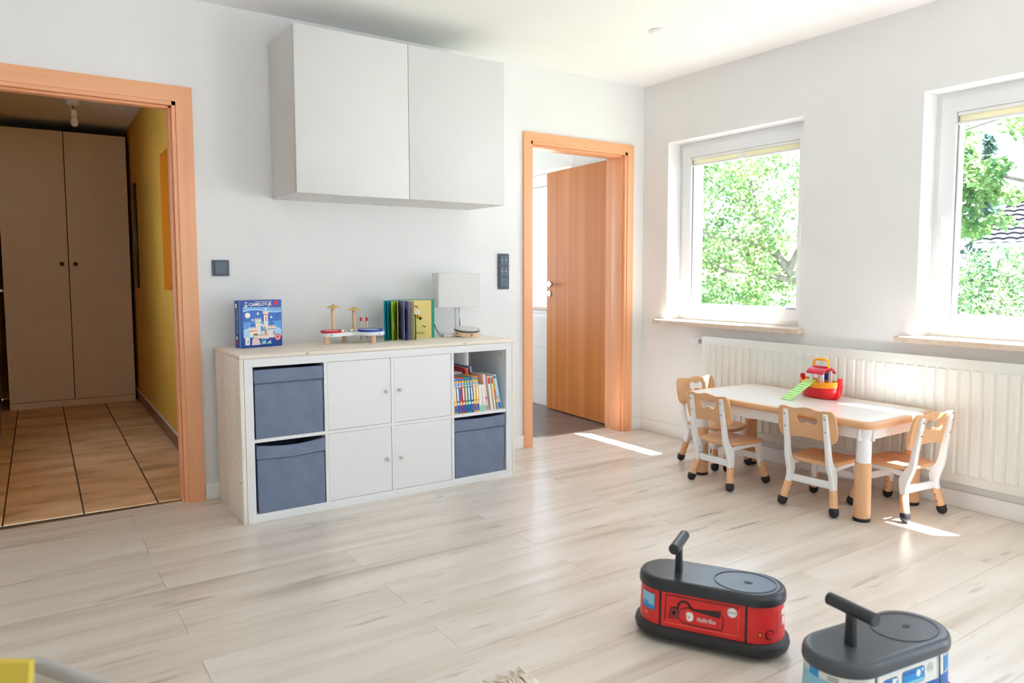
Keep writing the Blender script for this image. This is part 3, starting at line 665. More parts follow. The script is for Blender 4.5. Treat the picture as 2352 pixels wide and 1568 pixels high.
# a flat white folder block standing behind the series, with the lamp's plug cable above it
B().box(CX[3]+.02, CX[3]+.16, y0+.19, y0+.30, ZR[1], ZR[1]+.205, bev=.002).obj('document_box', mat('white_card', '#e8e8ea', .6))
tag(bpy.data.objects['document_box'], 'plain white card box behind the row of small books', 'box')
cb = B(); X = CX[3]+.02
cb.tube([(X-.01, y1+.02, SH-.02), (X+.01, y1, SH-.06), (X+.035, y1-.02, SH-.11), (X+.055, y1-.04, SH-.15), (X+.06, y1-.05, SH-.155), (X+.066, y1-.05, SH-.13), (X+.06, y1-.05, SH-.115), (X+.05, y1-.045, SH-.14), (X+.048, y1-.045, SH-.185)], .003, 8)
cb.obj('power_cable', BLACK); tag(bpy.data.objects['power_cable'], 'black looped power cable hanging in the open compartment', 'cable')
# ------------------------------------------------------------------ things on the shelf top
ZT = .788
# board game box
gx, gy = -2.800, -.14
gb = thing('game_box', 'blue board game box with toy castle picture', 'box', (gx, gy, ZT), math.radians(14))
GW, GD, GH = .226, .06, .238
NAV = mat('game_navy', '#1f4fa8', .35); SKY = mat('game_sky', '#4f9ce0', .35); LSKY = mat('game_pale_sky', '#a9d6f2', .35); CRM = mat('game_cream', '#efe0d3', .4); MID = mat('game_deep', '#2668c4', .35)
B().box(-GW/2, GW/2, -GD/2, GD/2, 0, GH, bev=.002).obj('carton', NAV, gb)
fy = -GD/2
def pr(poly, m, lay=1, nm='front_print', p=None, side=0):
    e = .00025*lay
    f = (lambda a, c, d: (a-GW/2, fy-d, c)) if not side else (lambda a, c, d: (-GW/2-d, fy+GD-a, c))
    return B().prism(poly, f, .0, e+.0002).obj(nm, m, gb)
bg_ = [(.014, .008), (.222, .008), (.222, .226), (.014, .226)]
pr([(.014, .13), (.222, .13), (.222, .178), (.18, .172), (.14, .176), (.09, .188), (.05, .19), (.014, .18)], MID, 1)
pr([(.014, .05), (.222, .05), (.222, .13), (.014, .13)], SKY, 1)
pr([(.014, .05), (.222, .05), (.222, .085), (.2, .098), (.15, .085), (.1, .08), (.05, .1), (.014, .092)], LSKY, 2)
pr([(.014, .182), (.05, .192), (.09, .190), (.14, .178), (.18, .174), (.222, .18), (.222, .2), (.014, .205)], mat('game_band', '#6fb4ea', .35), 1)
band = [(.014+.208*k/20, .183+.008*math.sin(2*PI*k/20*.9)) for k in range(21)]
pr([(a, c+.0015) for a, c in band]+[(a, c-.0015) for a, c in band[::-1]], SP['white'], 3)
pr(circ(.038, .163, .014), mat('game_moon', '#f4f0e4', .4), 2)
def tower(cx, w, z0, z1, roof=None, band=None, flag=True):
    pr([(cx-w/2, z0), (cx+w/2, z0), (cx+w/2, z1), (cx-w/2, z1)], CRM, 3)
    bw = w*.68; n = 4
    pr([(cx-bw, z1), (cx+bw, z1), (cx+bw, z1+.012), (cx-bw, z1+.012)], CRM, 4)
    for k in range(n): pr([(cx-bw+2*bw*(k+.15)/n, z1+.012), (cx-bw+2*bw*(k+.75)/n, z1+.012), (cx-bw+2*bw*(k+.75)/n, z1+.019), (cx-bw+2*bw*(k+.15)/n, z1+.019)], CRM, 4)
    if band: pr([(cx-bw, z1-.003), (cx+bw, z1-.003), (cx+bw, z1+.001), (cx-bw, z1+.001)], band, 5)
    if roof:
        pr([(cx-w*.5, z1+.014), (cx+w*.5, z1+.014), (cx, z1+.014+roof)], MID, 3); pr(circ(cx, z1+.018+roof, .006, n=12), SP['cream'], 4)
tower(.064, .034, .058, .085, .036, SP['orange']); tower(.093, .026, .06, .128, .024, SP['mint']); tower(.136, .022, .06, .165, None, SP['red']); tower(.166, .036, .045, .09, .042, SP['blue'])
pr(circ(.136, .194, .006, n=12), SP['cream'], 4)
pr([(.1, .06), (.14, .055), (.14, .085), (.132, .105), (.118, .116), (.104, .118), (.104, .11), (.116, .106), (.124, .094), (.126, .076), (.1, .07)], CRM, 3)
pr([(.08, .045), (.15, .04), (.15, .064), (.08, .066)], CRM, 3)
pr([(.134, .13), (.138, .13), (.138, .15), (.136, .153), (.134, .15)], SP['red'], 5)
for a in (.176, .182): pr([(a-.002, .06), (a+.002, .06), (a+.002, .078), (a-.002, .078)], SP['blue'], 5)
pr(circ(.2, .045, .018), SP['red'], 4); pr(circ(.2, .045, .013), SP['pink'], 5); pr(circ(.2, .046, .008), SP['red'], 6)
pr([(.022, .014), (.046, .014), (.046, .05), (.022, .05)], SP['white'], 4)
for a, c, m in ((.03, .036, 'yellow'), (.038, .036, 'red'), (.03, .028, 'mint'), (.038, .028, 'blue')): pr(circ(a, c, .003, n=8), SP[m], 5)
pr([(.056, .012), (.104, .012), (.1, .03), (.092, .042), (.086, .05), (.068, .05), (.06, .04)], SP['pink'], 4)
pr(circ(.078, .052, .011, .013), mat('game_skin', '#e8c3a4', .5), 5); pr([(.066, .056), (.09, .056), (.09, .064), (.084, .07), (.072, .07), (.066, .064)], mat('game_hair', '#5a4a3c', .5), 6)
pr([(.067, .055), (.089, .055), (.088, .062), (.084, .058), (.078, .064), (.072, .058), (.068, .062)], SP['cream'], 7)
for a0, m in ((.108, 'blue'), (.138, 'navy')):
    pr([(a0, .014), (a0+.027, .014), (a0+.027, .04), (a0, .04)], SP[m], 4); pr([(a0, .014), (a0+.027, .014), (a0+.027, .019), (a0, .019)], SP['mint'], 5)
    for q in range(3): pr([(a0+.006+q*.006, .019), (a0+.01+q*.006, .019), (a0+.01+q*.006, .025+.003*q), (a0+.006+q*.006, .025+.003*q)], SP['cream'], 6)
for a, c, r in ((.16, .196, .002), (.17, .199, .003), (.184, .196, .0035), (.2, .198, .006)):
    pr([(a, c-r), (a+r, c+r*.3), (a+r*.6, c+r), (a, c+r*.5), (a-r*.6, c+r), (a-r, c+r*.3)], SP['red'], 4)
pr([(.186, .21), (.206, .212), (.206, .232), (.196, .234), (.184, .231)], SP['red'], 4)
pr(circ(.03, .21, .008, n=12), SP['cream'], 4); pr(circ(.03, .21, .005, n=12), SP['mint'], 5)
pr([(.194, .158), (.2, .161), (.208, .165), (.204, .159), (.197, .155)], BLACK, 4)
TX = Matrix.Translation((-.006, fy-.0012, .216)) @ Matrix.Rotation(PI/2, 4, 'X')
text('lettering', 'CAMELOT-JR', .0215, mat('letter_cream', '#fbf3df', .4), gb, TX, bold=.0004)
text('lettering', 'Eine romantische Knobelei', .0085, SP['cream'], gb, Matrix.Translation((.012, fy-.0012, .2305)) @ Matrix.Rotation(PI/2, 4, 'X'), shear=.3)
text('lettering', '4-99', .008, SP['white'], gb, Matrix.Translation((-GW/2+.03, fy-.0012, .226)) @ Matrix.Rotation(PI/2, 4, 'X'), bold=.0004)
TS = Matrix.Translation((-GW/2-.0008, 0, .135)) @ Matrix.Rotation(-PI/2, 4, 'Z') @ Matrix.Rotation(PI/2, 4, 'X') @ Matrix.Rotation(-PI/2, 4, 'Z')
text('lettering', 'CAMELOT-JR', .021, SP['lblue'], gb, TS, bold=.0003)
sp = lambda poly, m, l=1: pr(poly, m, l, 'spine_print', None, 1)
sp([(.01, .2), (.028, .2), (.028, .222), (.01, .222)], SP['white']); sp(circ(.02, .05, .009), SP['cream']); sp(circ(.022, .025, .009), SP['red']); sp([(.046, .001), (.058, .001), (.058, .236), (.046, .236)], mat('game_edge', '#5fb0e8', .35))
# ------------------------------------------------------------------ toy drum table
dr = thing('toy_drum_table', 'wooden toy drum set with red and blue drums and brass cymbals', 'toy', (-2.338, -.2, ZT))
L3 = [(-2.473, -.215), (-2.24, -.275), (-2.34, -.125)]; off = Vector((-2.338, -.2, ZT))
for x, y in L3: B().cyl(Vector((x, y, ZT))-off, Vector((x, y, ZT+.042))-off, .0155, .0155, 20).obj('leg', BIRCH, dr)
def blob(cs, n=64):
    out = []
    for k in range(n):
        a = 2*PI*k/n; best = 0; d = Vector((math.cos(a), math.sin(a)))
        for cx, cy, r in cs:
            c = Vector((cx, cy)); q = c.dot(d); t = r*r-(c.length_squared-q*q)
            if t > 0: best = max(best, q+math.sqrt(t))
        out.append((d.x*best, d.y*best))
    return out
kid = blob([(-.108, -.015, .062), (.098, -.043, .076), (.0, .03, .068), (-.05, .01, .072), (.06, .0, .068)])
B().prism(kid, XY, .042, .060).obj('board', TPLW, dr)
B().prism([(a*.985, c*.985) for a, c in kid], XY, .060, .0603).obj('board_top', mat('drum_print', '#e9dfd5', .5), dr)
for (x, y), r, cm, nm in (((-.112, -.02), .054, SP['red'], 'red'), ((.095, -.05), .066, SP['navy'], 'blue')):
    d = B(); d.ring(circ(x, y, r, n=32), circ(x, y, r-.007, n=32), XY, .06, .073); d = d.obj('drum', cm, dr)
    B().prism(circ(x, y, r-.006, n=32), XY, .06, .070).obj('drumhead', SP['white'], d)
for x, y, h in ((-.075, .045, .128), (.04, .04, .113)):
    p = B().cyl((x, y, .06), (x, y, .06+h), .0105, .0105, 16).obj('cymbal_post', BIRCH, dr)
    z = .06+h
    B().lathe([(.003, z+.014), (.02, z+.012), (.028, z+.006), (.041, z+.0015), (.041, z+.0005), (.028, z+.004), (.019, z+.0095), (.003, z+.011)], (x, y, 0), 28).obj('cymbal', BRASS, p)
    B().lathe([(.004, z+.011), (.005, z+.016), (.003, z+.018)], (x, y, 0), 12).obj('screw', STEEL, p)
for x, y, r in ((-.045, .0, .014), (.01, .012, .018)):
    B().lathe([(r, .06), (r*1.05, .066), (r*.9, .072), (r*.4, .074)], (x, y, 0), 18).obj('bell', CHROME, dr)
B().cyl((-.13, -.0724, .051), (-.13, -.0742, .051), .003, seg=10).cyl((.12, -.1145, .051), (.12, -.1175, .051), .003, seg=10).obj('peg', BLACK, dr)
for x, y, lab in ((-2.262, -.17, 'drumstick with red band standing nearer the tall cymbals'), (-2.232, -.18, 'drumstick with red band standing nearer the picture book')):
    s = thing('drumstick', lab, 'drumstick', (x, y, ZT+.012), group='drumsticks in the toy drum set')
    B().cyl((0, 0, 0), (0, 0, .1), .0045, .0055, 12).cyl((0, 0, .1), (0, 0, .128), .006, .006, 12).obj('shaft', BIRCH, s)
    B().cyl((0, 0, .1), (0, 0, .12), .0066, .0066, 12).obj('band', SP['red'], s)
# ------------------------------------------------------------------ picture book standing open
pb = thing('picture_book', 'open children\'s picture book standing upright beside the table lamp', 'book', (-2.005, -.1, ZT))
BH = .222
def leafp_(ang, w, m, nm, th=.0012, z0=0, z1=BH, r0=.004, par=None):
    d = Vector((math.cos(ang), math.sin(ang), 0)); n = Vector((-d.y, d.x, 0)); a = d*r0; e = d*w
    return B().loft([[a-n*th/2+Vector((0, 0, z0)), a+n*th/2+Vector((0, 0, z0)), e+n*th/2+Vector((0, 0, z0)), e-n*th/2+Vector((0, 0, z0))], [a-n*th/2+Vector((0, 0, z1)), a+n*th/2+Vector((0, 0, z1)), e+n*th/2+Vector((0, 0, z1)), e-n*th/2+Vector((0, 0, z1))]]).obj(nm, m, par or pb)
R_ = math.radians
PG = {k: mat('page_'+k, v, .5) for k, v in dict(teal='#0f93a8', lime='#a6cf33', cream='#f3e3a9', lilac='#8f96cf', yellow='#f3dd92', green='#4e9a3c', jade='#1aa587', black='#14130f', amber='#f0bb3a', white='#f6f1e0').items()}
leafp_(R_(-142), .175, PG['teal'], 'cover', .003); leafp_(R_(-21), .205, PG['jade'], 'cover', .003)
B().box(-.004, .004, -.004, .004, 0, BH, bev=.001).obj('spine', SP['red'], pb)
leafp_(R_(-137), .165, PG['teal'], 'page', z1=BH-.004); pgl = leafp_(R_(-128), .17, PG['lime'], 'page', z1=BH-.004); leafp_(R_(-117), .17, PG['cream'], 'page', z1=BH-.004)
leafp_(R_(-104), .168, PG['lilac'], 'page', z1=BH-.004); leafp_(R_(-95), .165, PG['lilac'], 'page', z1=BH-.004); leafp_(R_(-99), .15, PG['black'], 'page', .002, .05, BH-.05)
leafp_(R_(-84), .168, PG['cream'], 'page', z1=BH-.004); leafp_(R_(-78), .16, PG['green'], 'page', z1=BH*.6)
pgr = leafp_(R_(-24.5), .187, PG['yellow'], 'page', z1=BH-.004)
def onpage(ang, poly, m, par, lay=1, side=-1):
    d = Vector((math.cos(R_(ang)), math.sin(R_(ang)), 0)); n = Vector((-d.y, d.x, 0))*side
    return B().prism(poly, lambda a, c, q: tuple(d*a+n*q+Vector((0, 0, c))), .0006, .0009+.0002*lay).obj('page_print', m, par)
for cx, cz, s in ((.095, .185, .010), (.075, .14, .018), (.105, .125, .02), (.14, .07, .009)):
    onpage(-24.5, circ(cx, cz, s, s*.75, 14), PG['amber'], pgr, 1); onpage(-24.5, circ(cx+s*.9, cz-s*.6, s*.45, s*.45, 12), PG['black'], pgr, 2)
    for q in (-.35, .15): onpage(-24.5, [(cx+q*s-.1*s, cz-s*.6), (cx+q*s+.12*s, cz-s*.6), (cx+q*s+.12*s, cz+s*.6), (cx+q*s-.1*s, cz+s*.6)], PG['black'], pgr, 2)
    for q in (-.2, .5): onpage(-24.5, circ(cx+q*s, cz+s*1.1, s*.5, s*.75, 12), PG['white'], pgr, 3)
for r in (.06, .045): onpage(-24.5, circ(.06, .09, r*.6, r, 24, -1.5, 1.2)+circ(.06, .09, r*.6-.006, r-.006, 24, -1.5, 1.2)[::-1], PG['amber'], pgr, 1)
onpage(-24.5, [(.075, .03), (.15, .03), (.15, .032), (.075, .032)], PG['black'], pgr); onpage(-24.5, [(.075, .024), (.145, .024), (.145, .026), (.075, .026)], PG['black'], pgr)
for k in range(10):
    a = 2*PI*k/10; onpage(-128, circ(.12+.013*math.cos(a), .075+.018*math.sin(a), .0075, .0085, 8), PG['white'], pgl, 1, 1)
onpage(-128, circ(.12, .075, .008, .01, 12), PG['amber'], pgl, 3, 1)
# ------------------------------------------------------------------ table lamp
la = thing('table_lamp', 'small table lamp with white rectangular fabric shade and slim metal stem', 'lamp', (-1.655, -.16, ZT), R_(-9))
B().box(-.1, .06, -.05, .05, 0, .016, bev=.003).obj('base', mat('lamp_base_white', '#dfe1e4', .35), la)
B().box(-.013, .013, -.006, .006, .016, .2, bev=.002).obj('stem', mat('satin_metal', '#c9cbce', .4, .2), la)
rc = lambda i: rrect(-.137+i, .137-i, -.06+i, .06-i, .012)
s = B().ring(rc(0), rc(.002), XY, .176, .372).obj('shade', SHADE, la)
B().ring(rc(-.0005), rc(.003), XY, .3715, .3745).ring(rc(-.0005), rc(.003), XY, .1735, .1765).obj('shade_trim', mat('shade_tape', '#dfe2e4', .7), s)
B().cyl((0, 0, .2), (0, 0, .24), .016).lathe([(.016, .24), (.026, .27), (.02, .295), (.005, .302)]).obj('bulb', mat('bulb_white', '#f1efe8', .3), la)
B().tube([(.035, .05, .2), (.034, .056, .12), (.04, .06, .07), (.045, .07, .03)], .0025, 8).tube([(-.07, .055, .006), (-.09, .06, .012), (-.115, .05, .04), (-.125, .045, .068), (-.135, .045, .072), (-.145, .045, .06), (-.148, .045, .04)], .0025, 8).obj('cable', BLACK, la)
B().box(-.155, -.141, .036, .054, .005, .05, bev=.004).obj('switch', BLKP, la)
# ------------------------------------------------------------------ tambourine
tb = thing('tambourine', 'wooden tambourine with pale skin lying in front of the lamp', 'tambourine', (-1.628, -.225, ZT+.0095))
tb.rotation_euler = (R_(8), 0, 0)
TR = .074
B().ring(circ(0, 0, TR, n=40), circ(0, 0, TR-.006, n=40), XY, .0, .036).obj('rim', BIRCH, tb)
B().ring(circ(0, 0, TR+.0012, n=40), circ(0, 0, TR-.004, n=40), XY, .026, .0375).obj('band', mat('tambourine_band', '#5b6470', .5), tb)
B().lathe([(.0005, .0385), (TR*.95, .0385), (TR, .0375), (TR, .0365)], seg=40).obj('skin', mat('drum_skin', '#e6e4df', .6), tb)
for k in range(5):
    a = R_(-97+72*k); q = Matrix.Rotation(a, 4, 'Z') @ Matrix.Translation((TR-.001, 0, .014))
    B().lathe([(.001, -.0022), (.012, -.0012), (.0125, 0), (.012, .0012), (.001, .0022)], seg=18, M=q).obj('jingle', CHROME, tb)
    B().prism(rrect(-.008, .008, -.0055, .0055, .004), lambda u, v, d: tuple(Matrix.Rotation(a, 4, 'Z') @ Vector((TR+d, u, .014+v))), 0, .0003).obj('slot', mat('dark_slot', '#8a7660', .8), tb)
# ------------------------------------------------------------------ switches
sw = thing('light_switch', 'square dark grey light switch beside the hallway door', 'switch', (-2.946, 0, 1.188))
B().prism(rrect(-.0405, .0405, -.0405, .0405, .003), XZ(), -.010, -.0005).obj('frame', ANTH, sw)
B().prism(rrect(-.0285, .0285, -.0285, .0285, .002), XZ(), -.015, -.010).obj('rocker', ANTHK, sw)
sw = thing('switch_panel', 'tall dark grey triple switch panel beside the bathroom door', 'switch', (-1.2245, 0, 1.1725))
B().prism(rrect(-.0405, .0405, -.1135, .1135, .003), XZ(), -.010, -.0005).obj('frame', ANTH, sw)
for k in (1, 0, -1):
    for s in (-1, 1):
        a0, a1 = sorted((s*.0007, s*.028)); z = k*.0715
        r = B().prism(rrect(a0, a1, z-.0275, z+.0275, .0015), XZ(), -.0155, -.010).obj('rocker', ANTHK, sw)
        if k >= 0:
            c = s*.014; tri = [(c-.004, z-.003), (c+.004, z-.003), (c, z+.004)] if s < 0 else [(c-.004, z+.003), (c+.004, z+.003), (c, z-.004)]
            B().prism(tri, XZ(), -.0158, -.0155).obj('arrow_mark', SP['white'], r)
# smoke detector on the ceiling
sd = thing('ceiling_disc', 'small round white cover on the ceiling', 'ceiling fixture', (-.815, -.96, ZC))
B().lathe([(.052, -.0005), (.052, -.006), (.048, -.010)], seg=32).obj('ring', TRIMW, sd); B().lathe([(.046, -.008), (.04, -.016), (.02, -.018), (.001, -.018)], seg=32).obj('cover', TRIMW, sd)
# ------------------------------------------------------------------ radiator under the windows
RY_0, RY_1, RF = -.628, -3.05, -.056
rd = thing('radiator', 'long cream panel radiator with vertical ribs under the windows', 'radiator', (-.03, (RY_0+RY_1)/2, .13))
RZ0, RZ1 = .13, .737
b = B(); b.box(RF+.007, RF+.018, RY_1, RY_0, RZ0, RZ1, bev=.004)
n = 44; pitch = (RY_0-RY_1-.05)/n
for k in range(n):
    c = RY_0-.025-pitch*(k+.5); h = pitch*.30
    prof = lambda z0, z1, o: [(RF+.007, c-h-o, z0-o), (RF+.007, c+h+o, z0-o), (RF+.007, c+h+o, z1+o), (RF+.007, c-h-o, z1+o)]
    pf = lambda x, z0, z1, o: [(x, c-h-o, z0-o), (x, c+h+o, z0-o), (x, c+h+o, z1+o), (x, c-h-o, z1+o)]
    b.loft([pf(RF+.0075, RZ0+.05, RZ1-.05, .006), pf(RF, RZ0+.05, RZ1-.05, -.0005)], cap0=False)
b.obj('front_panel', RADW, rd, True, sharp=25)
B().box(-.02, -.008, RY_1+.02, RY_0-.02, RZ0+.02, RZ1-.02).obj('back_panel', RADW, rd, True)
for y in (RY_0, RY_1+.012): B().box(RF+.012, -.006, y-.012, y, RZ0+.01, RZ1-.002, bev=.002).obj('end_cover', RADW, rd, True)
g = B(); g.box(RF+.008, RF+.02, RY_1, RY_0, RZ1-.004, RZ1+.006, bev=.003); g.box(-.016, -.006, RY_1, RY_0, RZ1-.004, RZ1+.004, bev=.002)
for k in range(int((RY_0-RY_1)/.012)):
    y = RY_0-.006-k*.012; g.box(RF+.018, -.01, y-.0022, y+.0022, RZ1-.006, RZ1+.0015)
for k in range(5): g.box(RF+.015, -.01, RY_0-.03-k*.55-.02, RY_0-.03-k*.55+.02, RZ1-.004, RZ1+.004)
g.obj('top_grille', RADW, rd, True)
B().box(RF+.02, -.014, RY_1+.01, RY_0-.01, RZ1-.03, RZ1-.012).obj('grille_shadow', RADG, rd, True)  # dark block whose colour stands in for shade below the grille slats
v = B(); vy = RY_0; vz = RZ1-.035; vx = RF+.02
v.cyl((vx, vy-.005, vz), (vx, vy+.028, vz), .010).cyl((vx, vy+.02, vz), (vx, vy+.032, vz), .014)
v.obj('valve', STEEL, rd, True)
h = B(); h.lathe([(.013, 0), (.02, .004), (.0225, .012), (.0235, .05), (.022, .063), (.018, .067)], M=Matrix.Translation((vx, vy+.03, vz)) @ Matrix.Rotation(-PI/2, 4, 'X')); h.obj('thermostat_head', PVC, rd, True)
B().lathe([(.018, .0665), (.018, .0682), (.002, .0686)], M=Matrix.Translation((vx, vy+.03, vz)) @ Matrix.Rotation(-PI/2, 4, 'X')).obj('thermostat_cap', mat('thermostat_grey', '#c9c2b4', .5), rd, True)
# ------------------------------------------------------------------ children's table
tx0, tx1, ty0, ty1, tz = -.668, -.068, -2.19, -1.04, .481
tc_ = Vector(((tx0+tx1)/2, (ty0+ty1)/2, 0)); hx, hy = (tx1-tx0)/2, (ty1-ty0)/2
tb = thing('kids_table', 'low white children\'s table with tan rim and adjustable legs', 'table', tc_)
rr = lambda i, r: rrect(-hx+i, hx-i, -hy+i, hy-i, r, 8)
lv = [(tz-.034, .012), (tz-.030, .004), (tz-.022, 0), (tz-.01, 0), (tz-.003, .004), (tz, .012), (tz, .028), (tz-.0008, .0285)]
B().loft([[(a, c, z) for a, c in rr(i, max(.02, .05-i*.6))] for z, i in lv]).obj('rim', TAN, tb, sharp=60)
B().prism(rr(.0283, .035), XY, tz-.001, tz-.0002).obj('top_surface', TABW, tb)
ap = B(); ap.ring(rr(.045, .04), rr(.055, .035), XY, tz-.09, tz-.032)
ap.obj('apron', TPLW, tb)
LI = .082
for sx in (-1, 1):
    for sy in (-1, 1):
        x, y = sx*(hx-LI), sy*(hy-LI)
        l = B(); l.lathe([(.033, .25), (.034, tz-.09), (.038, tz-.088), (.046, tz-.034)], (x, y, 0), 28)
        l.box(x-.05, x+.05, y-.006, y+.006, tz-.096, tz-.034, bev=.003).box(x-.006, x+.006, y-.05, y+.05, tz-.096, tz-.034, bev=.003); lg = l.obj('leg', TPLW, tb)
        B().lathe([(.0375, .016), (.0385, .05), (.0365, .272), (.0358, .278), (.033, .279)], (x, y, 0), 28).obj('leg_sleeve', TAN, lg)
        B().lathe([(.032, .0), (.0385, .003), (.0392, .016), (.036, .018)], (x, y, 0), 28).obj('foot_cap', BLACK, lg)
# ------------------------------------------------------------------ children's chairs
def radial(poly, c, n):
    out = []; m_ = len(poly)
    for k in range(n):
        a = 2*PI*(k+.5)/n; dx, dy = math.cos(a), math.sin(a); best = None
        for i in range(m_):
            (x1, y1), (x2, y2) = poly[i], poly[(i+1) % m_]; x1 -= c[0]; x2 -= c[0]; y1 -= c[1]; y2 -= c[1]
            den = dx*(y2-y1)-dy*(x2-x1)
            if abs(den) < 1e-12: continue
            t = (x1*(y2-y1)-y1*(x2-x1))/den; u = (x1*dy-y1*dx)/den
            if t > 0 and -1e-6 <= u <= 1+1e-6 and (best is None or t > best): best = t
        out.append((c[0]+dx*best, c[1]+dy*best))
    return out
def smooth(P, it=2):
    for _ in range(it):
        Q = []
        for i in range(len(P)):
            a, c = P[i], P[(i+1) % len(P)]; Q += [(a[0]*.75+c[0]*.25, a[1]*.75+c[1]*.25), (a[0]*.25+c[0]*.75, a[1]*.25+c[1]*.75)]
        P = Q
    return P
def make_chair(label, loc, rz):
    ch = thing('kids_chair', label, 'chair', loc, rz, 'tan and white children\'s chairs at the low table')
    for s in (-1, 1):
        f = B()
        f.sweep([(-.192, s*.104, .497), (-.186, s*.104, .46), (-.176, s*.105, .40), (-.164, s*.106, .335), (-.157, s*.107, .285), (-.148, s*.108, .25), (-.132, s*.109, .222), (-.118, s*.111, .19), (-.118, s*.114, .155), (-.127, s*.121, .105)],
                [.02, .025, .025, .025, .025, .025, .025, .025, .025, .026], [.016, .02, .023, .027, .031, .037, .046, .05, .04, .031], (0, 1, 0))
        f.sweep([(-.12, s*.109, .218), (-.05, s*.108, .224), (.05, s*.108, .226), (.118, s*.109, .222)], .016, .026)
        f.sweep([(.106, s*.109, .232), (.112, s*.112, .18), (.122, s*.119, .105)], .024, [.036, .033, .029])
        f = f.obj('side_frame', TPLW, ch)
        for q in ((-.1945, .475), (-.185, .412)): B().cyl((q[0]-.007, s*.104, q[1]), (q[0]+.002, s*.104, q[1]), .0045, seg=10).obj('screw', STEEL, f)
        for fx in (-1, 1):
            a = Vector((fx*.1225, s*.1175, .125)); e = Vector((fx*.147, s*.137, .0235)); d = (e-a).normalized()
            lg = B().tube([a, a+d*.003, e-d*.012], [.0175, .0195, .0200], 18).obj('leg', TAN, ch)
            B().tube([e+d*q for q in (-.022, -.018, -.004, .004, .0105, .0155, .019, .0205)], [.021, .0228, .0232, .0226, .0198, .0152, .0095, .003], 18).obj('foot', BLACK, lg)
            sd = Vector((0, -s, 0))
            for t_ in (.03, .062):
                p = a+d*t_; B().cyl(p+sd*.018, p+sd*.0235, .005, .0042, 10).obj('button', STEEL, lg)
    for x, z in ((-.119, .145), (.119, .15)):
        B().box(x-.007, x+.007, -.116, .116, z-.018, z+.018, bev=.003).prism(rrect(-.1, -.03, z-.012, z+.012, .011), lambda a, c, d: (x+d, a, c), -.0082, .0082).prism(rrect(.0, .095, z-.012, z+.012, .011), lambda a, c, d: (x+d, a, c), -.0082, .0082).obj('stretcher', TPLW, ch)
    so = smooth([(-.125, -.095), (-.132, 0), (-.125, .095), (-.11, .118), (-.03, .135), (.08, .142), (.14, .128), (.162, .07), (.165, 0), (.162, -.07), (.14, -.128), (.08, -.142), (-.03, -.135), (-.11, -.118)], 2)
    def sl(k, z):
        return [(a*k+.012*(1-k), c*k, z-.0 - (.010*max(0, (a-.08)/.08)**2 if a > .08 else 0)+(.004*min(1, (abs(c)/.14))**2)) for a, c in so]
    B().loft([sl(.93, .232), sl(.985, .236), sl(1, .243), sl(.985, .250), sl(.93, .2525), sl(.75, .250), sl(.5, .2465), sl(.2, .245)]).obj('seat', TAN, ch, sharp=60)
    tp = lambda y: .003*math.cos(2*PI*y/.155*1.0)+.003*math.cos(4*PI*y/.31)
    op = [(-.125, .352), (-.06, .362), (0, .367), (.06, .362), (.125, .352), (.147, .366), (.155, .41), (.153, .475), (.143, .508), (.12, .517), (.085, .508), (.055, .507), (.025, .515), (0, .518), (-.025, .515), (-.055, .507), (-.085, .508), (-.12, .517), (-.143, .508), (-.153, .475), (-.155, .41), (-.147, .366)]
    hole = []
    for k in range(96):
        a = 2*PI*(k+.5)/96; dx, dy = math.cos(a), math.sin(a); t = min(.0155/max(1e-6, abs(dy)), .03/max(1e-6, abs(dx)))
        for cx in (-.031, .031):
            q = cx*dx; disc = .0245**2-(cx*cx-q*q)
            if disc > 0: t = max(t, q+math.sqrt(disc))
        hole.append((dx*t, .458+dy*t*1.02))
    cz = (0, .458); O = radial(smooth(op, 2), cz, 96); I = hole
    sc = lambda P, k: [(cz[0]+(a-cz[0])*k, cz[1]+(c-cz[1])*k) for a, c in P]
    fx = lambda a, c, d: (-.163-(c-.35)*.195+d+.12*a*a*-1+.006, a, c)
    L = [(sc(O, .975), .0), (sc(O, .995), .002), (O, .0055), (O, .0095), (sc(O, .995), .013), (sc(O, .975), .015), (sc(I, 1.05), .015), (I, .012), (I, .003), (sc(I, 1.05), .0)]
    B().loft([[fx(a, c, d) for a, c in P] for P, d in L], wrap=True).obj('backrest', TAN, ch, sharp=55)
    return ch
c0 = make_chair('tan children\'s chair on the room side of the table, nearer the bathroom door', (-.59, -1.323, 0), R_(-1))
dup(c0, (-.53, -1.87, 0), R_(4), 'tan children\'s chair on the room side of the table, beside its near leg')
dup(c0, (-.30, -2.115, 0), R_(83), 'tan children\'s chair at the table end with sunlight on its seat')
dup(c0, (-.335, -1.0, 0), R_(-95), 'tan children\'s chair at the table end nearest the room corner')
# ------------------------------------------------------------------ toy ark on the table
ak = thing('toy_boat', 'red and orange toy boat with yellow carrying handle and green ramp', 'toy boat', (-.208, -1.625, tz), R_(-97))
def hullp(L, w, n=40, e=2.6):
    return [(L/2*math.copysign(abs(math.cos(2*PI*k/n))**(2/e), math.cos(2*PI*k/n)), w/2*math.copysign(abs(math.sin(2*PI*k/n))**(2/2.0), math.sin(2*PI*k/n))) for k in range(n)]
def lo(spec): return [[(a, c, z+lift*(2*a/L)**2) for a, c in hullp(L, w)] for L, w, z, lift in spec]
B().loft(lo([(.19, .085, .0, .0), (.215, .108, .007, .002), (.232, .124, .027, .004), (.240, .130, .047, .006), (.242, .131, .06, .008)])).obj('hull', RED, ak, sharp=60)
b = B(); b.loft(lo([(.243, .132, .0595, .008), (.246, .134, .072, .009), (.248, .134, .089, .011), (.243, .129, .09, .011), (.238, .124, .063, .008), (.2, .1, .054, .0)])); b.obj('gunwale', ORANGE, ak, sharp=60)
